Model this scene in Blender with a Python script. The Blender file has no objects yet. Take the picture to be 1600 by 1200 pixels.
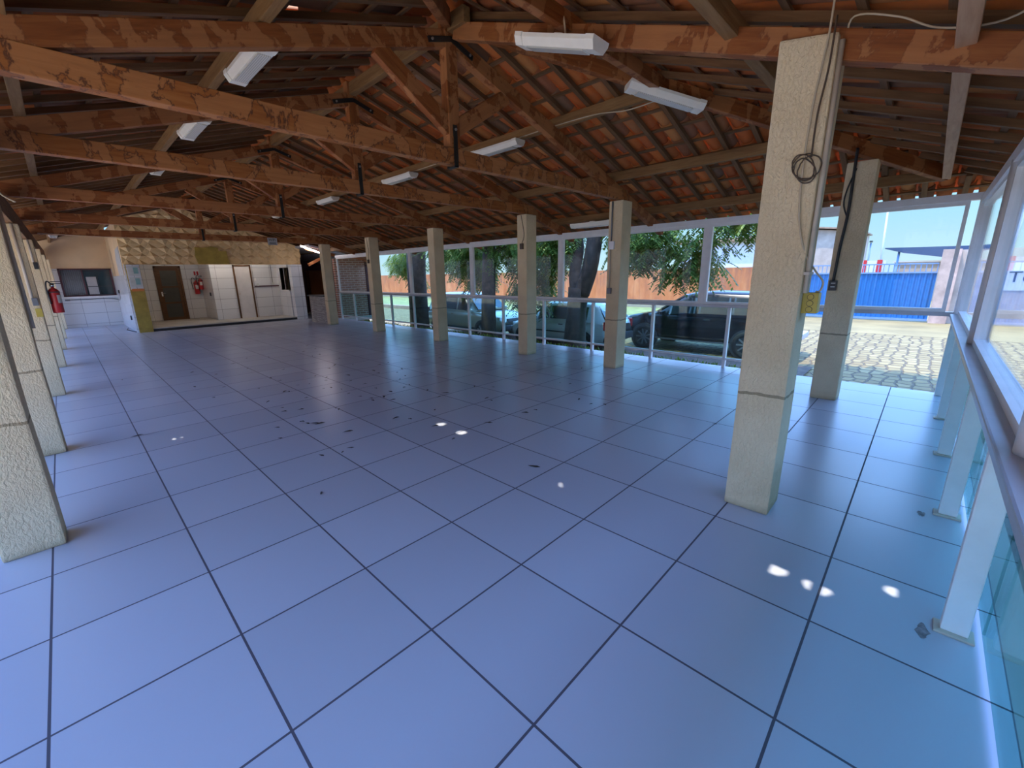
import bpy, bmesh, math, random
from mathutils import Vector, Matrix, noise
V = Vector
PI = math.pi
COL = bpy.context.scene.collection
SC = bpy.context.scene
rnd = random.Random(7)
ORG = {}

# ------------------------------------------------------------------ materials
def newmat(name):
    m = bpy.data.materials.new(name); m.use_nodes = True
    nt = m.node_tree; nt.nodes.clear()
    out = nt.nodes.new('ShaderNodeOutputMaterial')
    return m, nt, out
class N:
    """tiny node helper"""
    def __init__(s, nt): s.nt = nt
    def new(s, t, **k):
        n = s.nt.nodes.new(t)
        for a, v in k.items(): setattr(n, a, v)
        return n
    def link(s, a, b): s.nt.links.new(a, b)
    def coord(s, kind='Object', scale=(1,1,1), rot=(0,0,0), loc=(0,0,0)):
        tc = s.new('ShaderNodeTexCoord'); mp = s.new('ShaderNodeMapping')
        mp.inputs['Scale'].default_value = scale; mp.inputs['Rotation'].default_value = rot; mp.inputs['Location'].default_value = loc
        s.link(tc.outputs[kind], mp.inputs['Vector']); return mp.outputs['Vector']
    def noise(s, vec, scale=5, detail=4, rough=.55, dist=0):
        n = s.new('ShaderNodeTexNoise'); n.inputs['Scale'].default_value = scale; n.inputs['Detail'].default_value = detail
        n.inputs['Roughness'].default_value = rough; n.inputs['Distortion'].default_value = dist
        if vec is not None: s.link(vec, n.inputs['Vector'])
        return n.outputs['Fac']
    def ramp(s, fac, stops, interp='LINEAR'):
        r = s.new('ShaderNodeValToRGB'); cr = r.color_ramp; cr.interpolation = interp
        while len(cr.elements) < len(stops): cr.elements.new(.5)
        for e, (p, c) in zip(cr.elements, stops):
            e.position = p; e.color = (*c, 1) if len(c) == 3 else c
        s.link(fac, r.inputs['Fac']); return r.outputs['Color']
    def mix(s, fac, a, b, blend='MIX'):
        n = s.new('ShaderNodeMix', data_type='RGBA', blend_type=blend)
        for sock, v in ((n.inputs[0], fac), (n.inputs[6], a), (n.inputs[7], b)):
            if hasattr(v, 'is_linked'): s.link(v, sock)
            elif isinstance(v, (int, float)): sock.default_value = v
            else: sock.default_value = (*v, 1)
        return n.outputs[2]
    def math(s, op, a, b=None, c=None):
        n = s.new('ShaderNodeMath', operation=op)
        for i, v in enumerate((a, b, c)):
            if v is None: continue
            if hasattr(v, 'is_linked'): s.link(v, n.inputs[i])
            else: n.inputs[i].default_value = v
        return n.outputs[0]
    def bump(s, h, strength=.3, dist=.01):
        b = s.new('ShaderNodeBump'); b.inputs['Strength'].default_value = strength; b.inputs['Distance'].default_value = dist
        s.link(h, b.inputs['Height']); return b.outputs['Normal']
    def bsdf(s, out, color, rough=.6, metal=0, normal=None, spec=.5, **k):
        p = s.new('ShaderNodeBsdfPrincipled')
        if hasattr(color, 'is_linked'): s.link(color, p.inputs['Base Color'])
        else: p.inputs['Base Color'].default_value = (*color, 1)
        if hasattr(rough, 'is_linked'): s.link(rough, p.inputs['Roughness'])
        else: p.inputs['Roughness'].default_value = rough
        p.inputs['Metallic'].default_value = metal; p.inputs['Specular IOR Level'].default_value = spec
        if normal is not None: s.link(normal, p.inputs['Normal'])
        for a, v in k.items(): p.inputs[a.replace('_', ' ')].default_value = v
        s.link(p.outputs[0], out.inputs[0]); return p

def M_plain(name, color, rough=.6, metal=0, var=.06, scale=6, bumps=0, bscale=60, **k):
    m, nt, out = newmat(name); n = N(nt); vec = n.coord()
    f = n.noise(vec, scale)
    dark = tuple(c*(1-var*2.2) for c in color); lite = tuple(min(1, c*(1+var)) for c in color)
    col = n.ramp(f, [(.3, dark), (.7, lite)])
    nor = n.bump(n.noise(vec, bscale, 3), bumps, .01) if bumps else None
    n.bsdf(out, col, rough, metal, nor, **k); return m

def M_wood(name, a, b, c, rough=.65, stain=0, sc=1.):
    """long grain along local X; stain adds drip-edged water marks"""
    m, nt, out = newmat(name); n = N(nt)
    oi = n.new('ShaderNodeObjectInfo')
    tc = n.new('ShaderNodeTexCoord')
    off = n.new('ShaderNodeVectorMath', operation='SCALE'); off.inputs[0].default_value = (37., 11., 5.); n.link(oi.outputs['Random'], off.inputs[3])
    add = n.new('ShaderNodeVectorMath', operation='ADD'); n.link(tc.outputs['Object'], add.inputs[0]); n.link(off.outputs[0], add.inputs[1])
    mp = n.new('ShaderNodeMapping'); mp.inputs['Scale'].default_value = (1.2*sc, 14*sc, 14*sc); n.link(add.outputs[0], mp.inputs['Vector'])
    g = n.noise(mp.outputs[0], 2.2, 6, .62, .5)
    col = n.ramp(g, [(.28, a), (.5, b), (.75, c)])
    mp2 = n.new('ShaderNodeMapping'); mp2.inputs['Scale'].default_value = (1, 1, 1); n.link(add.outputs[0], mp2.inputs['Vector'])
    big = n.noise(mp2.outputs[0], 1.6, 3)
    col = n.mix(n.math('MULTIPLY', big, .55), col, tuple(x*.55 for x in a))
    if stain:
        mp3 = n.new('ShaderNodeMapping'); mp3.inputs['Scale'].default_value = (3.4, 3.4, 2.3); n.link(add.outputs[0], mp3.inputs['Vector'])
        s = n.noise(mp3.outputs[0], 1.5, 5, .6, .35)
        edge = n.ramp(s, [(.475, (0,0,0)), (.497, (1,1,1)), (.512, (.2,.2,.2)), (.53, (0,0,0))])
        side = n.ramp(s, [(.49, (0,0,0)), (.51, (1,1,1))])
        col = n.mix(n.math('MULTIPLY', side, .35), col, (.64, .285, .11))
        col = n.mix(n.math('MULTIPLY', edge, stain), col, (.085, .03, .018))
    n.bsdf(out, col, rough, 0, n.bump(g, .25, .004), spec=.35); return m

def M_glass(name, tint, gloss=.9, k=.95):
    m, nt, out = newmat(name); n = N(nt)
    lw = n.new('ShaderNodeLayerWeight'); lw.inputs['Blend'].default_value = .5
    f = n.math('MULTIPLY_ADD', n.math('POWER', lw.outputs['Facing'], 5.0), k, .04*k)
    tr = n.new('ShaderNodeBsdfTransparent'); tr.inputs[0].default_value = (*tint, 1)
    gl = n.new('ShaderNodeBsdfGlossy'); gl.inputs['Roughness'].default_value = .01; gl.inputs[0].default_value = (gloss, gloss, gloss, 1)
    mx = n.new('ShaderNodeMixShader'); n.link(f, mx.inputs[0]); n.link(tr.outputs[0], mx.inputs[1]); n.link(gl.outputs[0], mx.inputs[2])
    n.link(mx.outputs[0], out.inputs[0]); return m

def M_emit(name, color, s):
    m, nt, out = newmat(name); e = nt.nodes.new('ShaderNodeEmission'); e.inputs[0].default_value = (*color, 1); e.inputs[1].default_value = s
    nt.links.new(e.outputs[0], out.inputs[0]); return m

def grid_lines(n, v, size, width, off=0.):
    """1 on a line of WIDTH every SIZE along the scalar socket v"""
    t = n.math('FRACT', n.math('MULTIPLY_ADD', v, 1/size, 1000.5 - off/size))
    d = n.math('ABSOLUTE', n.math('SUBTRACT', t, .5))
    return n.math('LESS_THAN', d, width/size/2)

def M_tiles(name, base, grout, su, sv, w, axes=(0,1), rough=.3, var=.05, bump=.25, off=(0,0), spec=.5):
    m, nt, out = newmat(name); n = N(nt)
    geo = n.new('ShaderNodeNewGeometry'); sep = n.new('ShaderNodeSeparateXYZ'); n.link(geo.outputs['Position'], sep.inputs[0])
    u, v = sep.outputs[axes[0]], sep.outputs[axes[1]]
    ln = n.math('MAXIMUM', grid_lines(n, u, su, w, off[0]), grid_lines(n, v, sv, w, off[1]))
    cu = n.math('FLOOR', n.math('MULTIPLY_ADD', u, 1/su, 1000 - off[0]/su)); cv = n.math('FLOOR', n.math('MULTIPLY_ADD', v, 1/sv, 1000 - off[1]/sv))
    cb = n.new('ShaderNodeCombineXYZ'); n.link(cu, cb.inputs[0]); n.link(cv, cb.inputs[1])
    wn = n.new('ShaderNodeTexWhiteNoise', noise_dimensions='3D'); n.link(cb.outputs[0], wn.inputs['Vector'])
    tile = n.mix(wn.outputs['Value'], tuple(c*(1-var) for c in base), tuple(min(1, c*(1+var)) for c in base))
    cl = n.noise(geo.outputs['Position'], 1.3, 5)
    tile = n.mix(n.math('MULTIPLY', cl, .03), tile, tuple(c*.62 for c in base))
    col = n.mix(ln, tile, grout)
    rg = n.math('MULTIPLY_ADD', ln, .5, rough)
    n.bsdf(out, col, rg, 0, n.bump(n.math('SUBTRACT', 1., ln), bump, .004), spec=spec); return m

MAT = {}
def mats():
    W = MAT
    W['floor'] = M_tiles('floor_tile', (.49,.51,.58), (.085,.075,.095), .6, .6, .0095, rough=.27, spec=.5)
    W['walltile'] = M_tiles('white_wall_tile', (.77,.76,.76), (.30,.28,.29), .6, .37, .01, axes=(0,2), rough=.2, var=.04, off=(.15,.1))
    W['walltile_x'] = M_tiles('white_wall_tile_side', (.77,.76,.76), (.30,.28,.29), .6, .37, .01, axes=(1,2), rough=.2, var=.04, off=(.2,.1))
    # stucco column with the paint line at hip height
    m, nt, out = newmat('cream_stucco'); n = N(nt)
    geo = n.new('ShaderNodeNewGeometry'); sep = n.new('ShaderNodeSeparateXYZ'); n.link(geo.outputs['Position'], sep.inputs[0])
    mp = n.new('ShaderNodeMapping'); mp.inputs['Scale'].default_value = (1,1,.55); n.link(geo.outputs['Position'], mp.inputs['Vector'])
    h = n.noise(mp.outputs[0], 66, 4, .6, .6); big = n.noise(geo.outputs['Position'], 3.5, 4)
    col = n.ramp(big, [(.3, (.78,.60,.365)), (.7, (.88,.70,.445))])
    z = n.math('ADD', sep.outputs[2], n.math('MULTIPLY', n.noise(geo.outputs['Position'], 9, 2), .03))
    band = n.math('LESS_THAN', n.math('ABSOLUTE', n.math('SUBTRACT', z, .80)), .009)
    col = n.mix(n.math('MULTIPLY', band, .75), col, (.30,.205,.11))
    foot = n.ramp(n.math('ADD', z, n.math('MULTIPLY', big, .08)), [(.05, (1,1,1)), (.11, (0,0,0))])
    col = n.mix(n.math('MULTIPLY', foot, .55), col, (.34,.27,.17))
    n.bsdf(out, col, .85, 0, n.bump(h, .85, .016), spec=.25); W['stucco'] = m
    W['tie'] = M_wood('red_brown_timber_stained', (.30,.085,.018), (.47,.155,.036), (.60,.235,.07), .55, .9)
    W['timber'] = M_wood('red_brown_timber', (.21,.055,.012), (.34,.098,.022), (.46,.165,.045), .6, .3)
    W['grey'] = M_wood('weathered_timber', (.22,.105,.035), (.32,.165,.06), (.42,.235,.095), .75)
    W['pale'] = M_wood('reflected_light_timber', (.50,.26,.125), (.66,.36,.19), (.76,.46,.26), .7)  # lowest hip-end purlin: its reflected light is put into the wood colour
    W['rafter'] = M_wood('small_rafter_timber', (.15,.066,.026), (.22,.105,.042), (.30,.155,.068), .8)
    # clay tiles : random tone per loose tile
    m, nt, out = newmat('clay_roof_tile'); n = N(nt)
    geo = n.new('ShaderNodeNewGeometry')
    col = n.ramp(geo.outputs['Random Per Island'], [(0, (.56,.135,.03)), (.25, (.68,.19,.042)), (.45, (.46,.11,.03)), (.6, (.64,.26,.075)), (.72, (.32,.115,.05)), (.86, (.22,.13,.08)), (1, (.66,.15,.038))])
    mott = n.noise(geo.outputs['Position'], 16, 4)
    col = n.mix(n.math('MULTIPLY', mott, .45), col, (.20,.10,.06))
    n.bsdf(out, col, .85, 0, n.bump(n.noise(geo.outputs['Position'], 70, 3), .3, .004), spec=.2); W['clay'] = m
    W['white'] = M_plain('white_powder_coat', (.93,.89,.86), .35, 0, .03)
    W['alu'] = M_plain('grey_aluminium', (.47,.48,.52), .35, .3, .04)
    W['glass'] = M_glass('clear_pane', (.96,.975,.97), .9, .6)
    W['green'] = M_glass('green_pane', (.70,.85,.83), .9, .6)
    W['glass_end'] = M_glass('clear_end_pane', (.96,.975,.97), .9, .45)
    W['green_end'] = M_glass('green_end_pane', (.50,.74,.70), .9, .5)
    W['fixture'] = M_plain('white_lamp_body', (.95,.87,.73), .4, 0, .03)
    m, nt, out = newmat('ribbed_diffuser'); n = N(nt); vec = n.coord()
    wv = n.new('ShaderNodeTexWave'); wv.inputs['Scale'].default_value = 22; n.link(vec, wv.inputs['Vector'])
    n.bsdf(out, n.ramp(wv.outputs['Fac'], [(.2, (.58,.54,.46)), (.8, (.82,.77,.67))]), .25); W['diff'] = m
    W['tube'] = M_emit('lit_tube', (1,.93,1), 18.)
    W['recessfill'] = M_emit('recess_fill_tube', (1,.96,.92), 7.)
    W['relief'] = M_plain('ochre_relief_panel', (.84,.58,.29), .6, 0, .08, 3)
    W['beige'] = M_plain('beige_plaster', (.70,.50,.30), .8, 0, .05, 2, .15, 40)
    W['patch'] = M_plain('grey_plaster_patch', (.47,.46,.45), .8)
    W['olive'] = M_plain('olive_yellow_glue', (.47,.32,.06), .5, 0, .12, 5, .2, 25)
    W['door'] = M_wood('brown_door_timber', (.10,.04,.014), (.16,.068,.023), (.21,.095,.034), .5)
    W['doorglass'] = M_plain('dark_door_panel', (.075,.068,.05), .3)
    W['doorwhite'] = M_plain('off_white_door', (.72,.68,.66), .5, 0, .03)
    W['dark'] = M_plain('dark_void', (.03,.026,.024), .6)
    W['black'] = M_plain('black_plastic', (.025,.025,.028), .4)
    W['maroon'] = M_plain('dark_maroon_metal', (.10,.03,.04), .45)
    W['plgrey'] = M_plain('grey_plastic', (.20,.20,.215), .5)
    W['yellow'] = M_plain('yellow_plastic', (.56,.40,.06), .45)
    W['cream'] = M_plain('cream_conduit', (.62,.52,.41), .5)
    W['cable'] = M_plain('white_cable', (.58,.45,.30), .5)
    W['brown_cable'] = M_plain('brown_cable', (.10,.06,.035), .5)
    W['red'] = M_plain('fire_red_paint', (.55,.028,.03), .3)
    W['label'] = M_plain('pale_label', (.66,.66,.62), .5)
    W['teal'] = M_plain('teal_print', (.27,.47,.45), .5)
    W['orange'] = M_plain('orange_print', (.75,.24,.06), .5)
    W['ink'] = M_plain('black_ink', (.03,.03,.03), .6)
    W['steel'] = M_plain('dark_steel_strap', (.05,.045,.042), .45, .6)
    W['bolt'] = M_plain('bolt_steel', (.45,.43,.40), .4, .8)
    W['chrome'] = M_plain('chrome', (.72,.72,.74), .15, 1)
    # stone cladding strips
    m, nt, out = newmat('stone_strip_cladding'); n = N(nt)
    geo = n.new('ShaderNodeNewGeometry'); sp = n.new('ShaderNodeSeparateXYZ'); n.link(geo.outputs['Position'], sp.inputs[0])
    cb = n.new('ShaderNodeCombineXYZ'); n.link(sp.outputs[1], cb.inputs[0]); n.link(sp.outputs[2], cb.inputs[1])
    bk = n.new('ShaderNodeTexBrick'); n.link(cb.outputs[0], bk.inputs['Vector']); bk.inputs['Scale'].default_value = 1
    bk.inputs['Brick Width'].default_value = .17; bk.inputs['Row Height'].default_value = .035; bk.inputs['Mortar Size'].default_value = .004
    bk.inputs['Color1'].default_value = (.62,.55,.47,1); bk.inputs['Color2'].default_value = (.40,.34,.30,1); bk.inputs['Mortar'].default_value = (.2,.17,.15,1)
    n.bsdf(out, bk.outputs['Color'], .8, 0, n.bump(n.math('SUBTRACT', 1, bk.outputs['Fac']), .8, .02)); W['stone'] = m
    m, nt, out = newmat('red_brick'); n = N(nt)
    geo = n.new('ShaderNodeNewGeometry'); sp = n.new('ShaderNodeSeparateXYZ'); n.link(geo.outputs['Position'], sp.inputs[0])
    cb = n.new('ShaderNodeCombineXYZ'); n.link(sp.outputs[0], cb.inputs[0]); n.link(sp.outputs[2], cb.inputs[1])
    bk = n.new('ShaderNodeTexBrick'); n.link(cb.outputs[0], bk.inputs['Vector']); bk.inputs['Scale'].default_value = 1
    bk.inputs['Brick Width'].default_value = .26; bk.inputs['Row Height'].default_value = .085; bk.inputs['Mortar Size'].default_value = .012
    bk.inputs['Color1'].default_value = (.42,.20,.13,1); bk.inputs['Color2'].default_value = (.33,.15,.10,1); bk.inputs['Mortar'].default_value = (.62,.50,.42,1)
    n.bsdf(out, bk.outputs['Color'], .85, 0, n.bump(n.math('SUBTRACT', 1, bk.outputs['Fac']), .5, .01)); W['brick'] = m
    # orange perimeter wall with weathering
    m, nt, out = newmat('orange_weathered_plaster'); n = N(nt)
    geo = n.new('ShaderNodeNewGeometry'); mp = n.new('ShaderNodeMapping'); mp.inputs['Scale'].default_value = (1,1,.35); n.link(geo.outputs['Position'], mp.inputs['Vector'])
    f = n.noise(mp.outputs[0], 1.5, 7, .65); sp = n.new('ShaderNodeSeparateXYZ'); n.link(geo.outputs['Position'], sp.inputs[0])
    col = n.ramp(f, [(.3, (.32,.09,.026)), (.5, (.46,.15,.045)), (.66, (.52,.205,.075)), (.8, (.43,.27,.16))])
    mp2 = n.new('ShaderNodeMapping'); mp2.inputs['Scale'].default_value = (1,2.2,.25); n.link(geo.outputs['Position'], mp2.inputs['Vector'])
    dr = n.ramp(n.math('ADD', n.noise(mp2.outputs[0], 2.4, 5, .6), n.math('MULTIPLY', sp.outputs[2], .13)), [(.60, (0,0,0)), (.78, (1,1,1))]); col = n.mix(n.math('MULTIPLY', dr, .7), col, (.24,.08,.04))
    tt = n.ramp(n.math('ADD', sp.outputs[2], n.math('MULTIPLY', f, .9)), [(.0, (1,1,1)), (.25, (0,0,0))])
    col = n.mix(n.math('MULTIPLY', tt, .7), col, (.47,.36,.28))
    n.bsdf(out, col, .9, 0, n.bump(f, .4, .02)); W['orangewall'] = m
    # cobbles
    m, nt, out = newmat('cobblestone_paving'); n = N(nt)
    geo = n.new('ShaderNodeNewGeometry'); ns = n.new('ShaderNodeTexNoise'); ns.inputs['Scale'].default_value = 1.7; n.link(geo.outputs['Position'], ns.inputs['Vector'])
    mv = n.new('ShaderNodeVectorMath', operation='MULTIPLY_ADD'); n.link(ns.outputs['Color'], mv.inputs[0]); mv.inputs[1].default_value = (.16,.16,0); n.link(geo.outputs['Position'], mv.inputs[2])
    sc = n.new('ShaderNodeVectorMath', operation='MULTIPLY'); n.link(mv.outputs[0], sc.inputs[0]); sc.inputs[1].default_value = (2.9, 4.2, 0)
    vd = n.new('ShaderNodeTexVoronoi', feature='DISTANCE_TO_EDGE', voronoi_dimensions='2D'); vc = n.new('ShaderNodeTexVoronoi', voronoi_dimensions='2D')
    for q in (vd, vc): q.inputs['Scale'].default_value = 1; q.inputs['Randomness'].default_value = .42; n.link(sc.outputs[0], q.inputs['Vector'])
    sepc = n.new('ShaderNodeSeparateColor'); n.link(vc.outputs['Color'], sepc.inputs[0])
    col = n.ramp(sepc.outputs[0], [(0, (.165,.115,.042)), (.5, (.215,.16,.06)), (1, (.27,.205,.085))])
    f = n.noise(geo.outputs['Position'], .8, 6); col = n.mix(n.math('MULTIPLY', f, .35), col, (.24,.185,.07))
    jt = n.ramp(vd.outputs['Distance'], [(.03, (0,0,0)), (.13, (1,1,1))])
    col = n.mix(jt, (.11,.08,.04), col)
    n.bsdf(out, col, .9, 0, n.bump(jt, .8, .04)); W['cobble'] = m
    W['rustdirt'] = M_plain('rusty_dirt', (.30,.26,.27), .9, 0, .2, 40)
    W['dirt'] = M_plain('yellow_dirt', (.23,.175,.07), .95, 0, .12, .9, .3, 8)
    W['sand'] = M_plain('bounce_sand', (.80,.62,.38), .95, 0, .06, 2, .3, 8)
    W['darkgreen'] = M_plain('dark_green_paint', (.045,.085,.07), .7)
    W['soil'] = M_plain('dark_soil', (.10,.075,.05), .95, 0, .2, 5, .6, 30)
    W['grass'] = M_plain('pale_grass', (.30,.28,.10), .95, 0, .2, 2.5, .5, 14)
    W['kerb'] = M_plain('brown_kerb', (.36,.22,.14), .9, 0, .12, 3)
    W['concrete'] = M_plain('pale_concrete', (.55,.51,.45), .9, 0, .08, 2, .2, 30)
    W['pinkplaster'] = M_plain('pink_beige_plaster', (.50,.33,.25), .85, 0, .14, 3, .3, 25)
    W['tanwall'] = M_plain('tan_block_wall', (.47,.36,.28), .9, 0, .12, 1.5, .3, 12)
    W['whitewall'] = M_plain('white_rendered_wall', (.60,.585,.58), .8, 0, .03)
    W['blue'] = M_plain('blue_painted_steel', (.016,.125,.33), .4, 0, .05)
    W['bluebar'] = M_plain('blue_grey_bar', (.15,.24,.42), .5)
    W['solar'] = M_plain('solar_panel_underside', (.04,.065,.12), .4)
    W['pole'] = M_plain('pale_pole', (.55,.58,.62), .6)
    W['bark'] = M_plain('tree_bark', (.085,.060,.043), .95, 0, .25, 7, .9, 18)
    m, nt, out = newmat('tree_leaf'); n = N(nt); geo = n.new('ShaderNodeNewGeometry')
    col = n.ramp(geo.outputs['Random Per Island'], [(0, (.05,.11,.018)), (.45, (.10,.185,.03)), (.8, (.17,.26,.045)), (1, (.27,.33,.07))])
    df = n.new('ShaderNodeBsdfPrincipled'); n.link(col, df.inputs['Base Color']); df.inputs['Roughness'].default_value = .5
    tl = n.new('ShaderNodeBsdfTranslucent'); n.link(n.mix(.5, col, (.25,.34,.03)), tl.inputs[0])
    mx = n.new('ShaderNodeMixShader'); mx.inputs[0].default_value = .4; n.link(df.outputs[0], mx.inputs[1]); n.link(tl.outputs[0], mx.inputs[2]); n.link(mx.outputs[0], out.inputs[0])
    W['leaf'] = m
    W['deadleaf'] = M_plain('dry_leaf', (.075,.058,.05), .8, 0, .2, 30)
    W['paint_white'] = M_plain('white_car_paint', (.72,.74,.74), .2, 0, .02, Coat_Weight=.6)
    W['paint_silver'] = M_plain('champagne_car_paint', (.47,.44,.35), .28, .45, .02, Coat_Weight=.6)
    W['paint_black'] = M_plain('black_car_paint', (.005,.006,.008), .14, 0, .02, spec=.3)
    W['carglass'] = M_plain('tinted_car_window', (.03,.045,.05), .06, 0, .02, spec=.8)
    W['rubber'] = M_plain('tyre_rubber', (.018,.018,.018), .8)
    W['rim'] = M_plain('alloy_rim', (.48,.48,.50), .3, .8)
    W['lamp_red'] = M_plain('red_tail_lens', (.5,.02,.02), .15)
    W['lamp_clear'] = M_plain('headlamp_lens', (.75,.77,.8), .1)
    W['bumper'] = M_plain('grey_bumper', (.06,.06,.065), .5)
mats()

# ------------------------------------------------------------------ geometry helpers
class MB:
    def __init__(s): s.v = []; s.f = []; s.sm = []
    def add(s, vs, fs, smooth=False):
        b = len(s.v); s.v += [V(p) for p in vs]; s.f += [tuple(i+b for i in f) for f in fs]; s.sm += [smooth]*len(fs); return s
    def box(s, lo, hi, M=None):
        x0,y0,z0 = lo; x1,y1,z1 = hi
        vs = [V(p) for p in ((x0,y0,z0),(x1,y0,z0),(x1,y1,z0),(x0,y1,z0),(x0,y0,z1),(x1,y0,z1),(x1,y1,z1),(x0,y1,z1))]
        if M is not None: vs = [M @ p for p in vs]
        return s.add(vs, [(0,3,2,1),(4,5,6,7),(0,1,5,4),(1,2,6,5),(2,3,7,6),(3,0,4,7)])
    def cbox(s, c, size, M=None):
        c = V(c); h = V(size)/2; return s.box(c-h, c+h, M)
    def prism(s, poly, axis, a, b):
        """polygon (2D) extruded along axis 0/1/2 from a to b"""
        def P(p, t):
            q = [0,0,0]; q[axis] = t; o = [i for i in range(3) if i != axis]; q[o[0]], q[o[1]] = p; return q
        k = len(poly); vs = [P(p, a) for p in poly] + [P(p, b) for p in poly]
        fs = [tuple(range(k))[::-1], tuple(range(k, 2*k))] + [(i, (i+1) % k, (i+1) % k + k, i+k) for i in range(k)]
        return s.add(vs, fs)
    def tube(s, pts, r, n=8, caps=True, smooth=True):
        pts = [V(p) for p in pts]; k = len(pts); rs = r if isinstance(r, (list, tuple)) else [r]*k
        b = len(s.v); prev = None
        for i, p in enumerate(pts):
            t = (pts[min(i+1, k-1)] - pts[max(i-1, 0)]).normalized()
            if prev is None:
                a = t.orthogonal().normalized()
            else:
                a = (prev - t*prev.dot(t)).normalized()
            prev = a; c = t.cross(a)
            for j in range(n):
                an = 2*PI*j/n; s.v.append(p + (a*math.cos(an) + c*math.sin(an))*rs[i])
        for i in range(k-1):
            for j in range(n):
                s.f.append((b+i*n+j, b+i*n+(j+1) % n, b+(i+1)*n+(j+1) % n, b+(i+1)*n+j)); s.sm.append(smooth)
        if caps:
            s.f.append(tuple(b+j for j in range(n))[::-1]); s.sm.append(False)
            s.f.append(tuple(b+(k-1)*n+j for j in range(n))); s.sm.append(False)
        return s
    def lathe(s, prof, c, axis=(0,0,1), n=24):
        """profile of (radius, height) turned about axis through c"""
        ax = V(axis).normalized(); a = ax.orthogonal().normalized(); d = ax.cross(a); b = len(s.v); k = len(prof)
        for r, h in prof:
            for j in range(n):
                an = 2*PI*j/n; s.v.append(V(c) + ax*h + (a*math.cos(an) + d*math.sin(an))*r)
        for i in range(k-1):
            for j in range(n):
                s.f.append((b+i*n+j, b+i*n+(j+1) % n, b+(i+1)*n+(j+1) % n, b+(i+1)*n+j)); s.sm.append(True)
        s.f.append(tuple(b+j for j in range(n))[::-1]); s.sm.append(False)
        s.f.append(tuple(b+(k-1)*n+j for j in range(n))); s.sm.append(False)
        return s
    def build(s, name, mat, parent=None, local=False, bevel=0, M=None):
        o = V((0,0,0))
        if parent is not None and not local: o = ORG.get(parent.name, o)
        me = bpy.data.meshes.new(name); me.from_pydata([p - o for p in s.v], [], s.f); me.update()
        if bevel:
            bm = bmesh.new(); bm.from_mesh(me)
            es = [e for e in bm.edges if len(e.link_faces) == 2 and e.calc_face_angle(0) > .6]
            bmesh.ops.bevel(bm, geom=es, offset=bevel, segments=2, affect='EDGES', profile=.6); bm.to_mesh(me); bm.free()
        else:
            for p, sm in zip(me.polygons, s.sm): p.use_smooth = sm
        for m in (mat if isinstance(mat, (list, tuple)) else [mat]): me.materials.append(MAT[m])
        ob = bpy.data.objects.new(name, me); COL.objects.link(ob)
        if M is not None: ob.matrix_world = M
        if parent is not None:
            ob.parent = parent; ORG[ob.name] = o
        return ob

def tag(o, label=None, cat=None, group=None, kind=None):
    if label: o['label'] = label
    if cat: o['category'] = cat
    if group: o['group'] = group
    if kind: o['kind'] = kind
    return o
def root(name, label, cat, loc=(0,0,0), group=None, rz=0, kind=None):
    o = bpy.data.objects.new(name, None); COL.objects.link(o); o.empty_display_size = .1
    o.location = loc; o.rotation_euler = (0,0,rz); ORG[o.name] = V(loc)
    return tag(o, label, cat, group, kind)
def struct(name, mb, mat, label, parent=None, **k):
    o = mb.build(name, mat, parent, **k); o['kind'] = 'structure'
    if parent is None: o['label'] = label; o['category'] = name.split('_')[0]
    return o

def frame(p0, p1, up=(0,0,1)):
    """matrix with local X from p0 to p1, local Z as near up as possible, origin p0"""
    p0, p1 = V(p0), V(p1); x = (p1-p0).normalized(); u = V(up); z = (u - x*u.dot(x)).normalized(); y = z.cross(x)
    return Matrix(((x.x,y.x,z.x,p0.x),(x.y,y.y,z.y,p0.y),(x.z,y.z,z.z,p0.z),(0,0,0,1))), (p1-p0).length
def beam(name, p0, p1, w, d, mat, parent=None, bevel=.006, up=(0,0,1)):
    """timber: p0,p1 is the centre of its BOTTOM edge; w wide, d deep"""
    M, L = frame(p0, p1, up)
    mb = MB(); mb.box((0,-w/2,0),(L,w/2,d))
    o = mb.build(name, mat, None, bevel=bevel)
    if parent is not None:
        o.parent = parent; org = ORG.get(parent.name, V((0,0,0))); M = Matrix.Translation(-org) @ M; ORG[o.name] = org + M.translation
    o.matrix_basis = M
    return o
def tube_obj(name, pts, r, mat, parent=None, n=8, **k):
    return MB().tube(pts, r, n).build(name, mat, parent, **k)
def smooth_path(pts, k=6):
    pts = [V(p) for p in pts]; out = []
    for i in range(len(pts)-1):
        p0, p1, p2, p3 = pts[max(i-1,0)], pts[i], pts[i+1], pts[min(i+2, len(pts)-1)]
        for j in range(k):
            t = j/k; out.append(.5*((2*p1) + (p2-p0)*t + (2*p0-5*p1+4*p2-p3)*t*t + (3*p1-p0-3*p2+p3)*t**3))
    return out + [pts[-1]]
def text(name, s, size, mat, M, parent=None, ext=.002):
    cu = bpy.data.curves.new(name, 'FONT'); cu.body = s; cu.size = size; cu.extrude = ext; cu.align_x = 'LEFT'
    cu.materials.append(MAT[mat]); tmp = bpy.data.objects.new(name, cu); me = bpy.data.meshes.new_from_object(tmp); bpy.data.objects.remove(tmp); o = bpy.data.objects.new(name, me); COL.objects.link(o)
    if parent is not None:
        o.parent = parent; M = Matrix.Translation(-ORG.get(parent.name, V((0,0,0)))) @ M
    o.matrix_basis = M; return o

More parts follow.
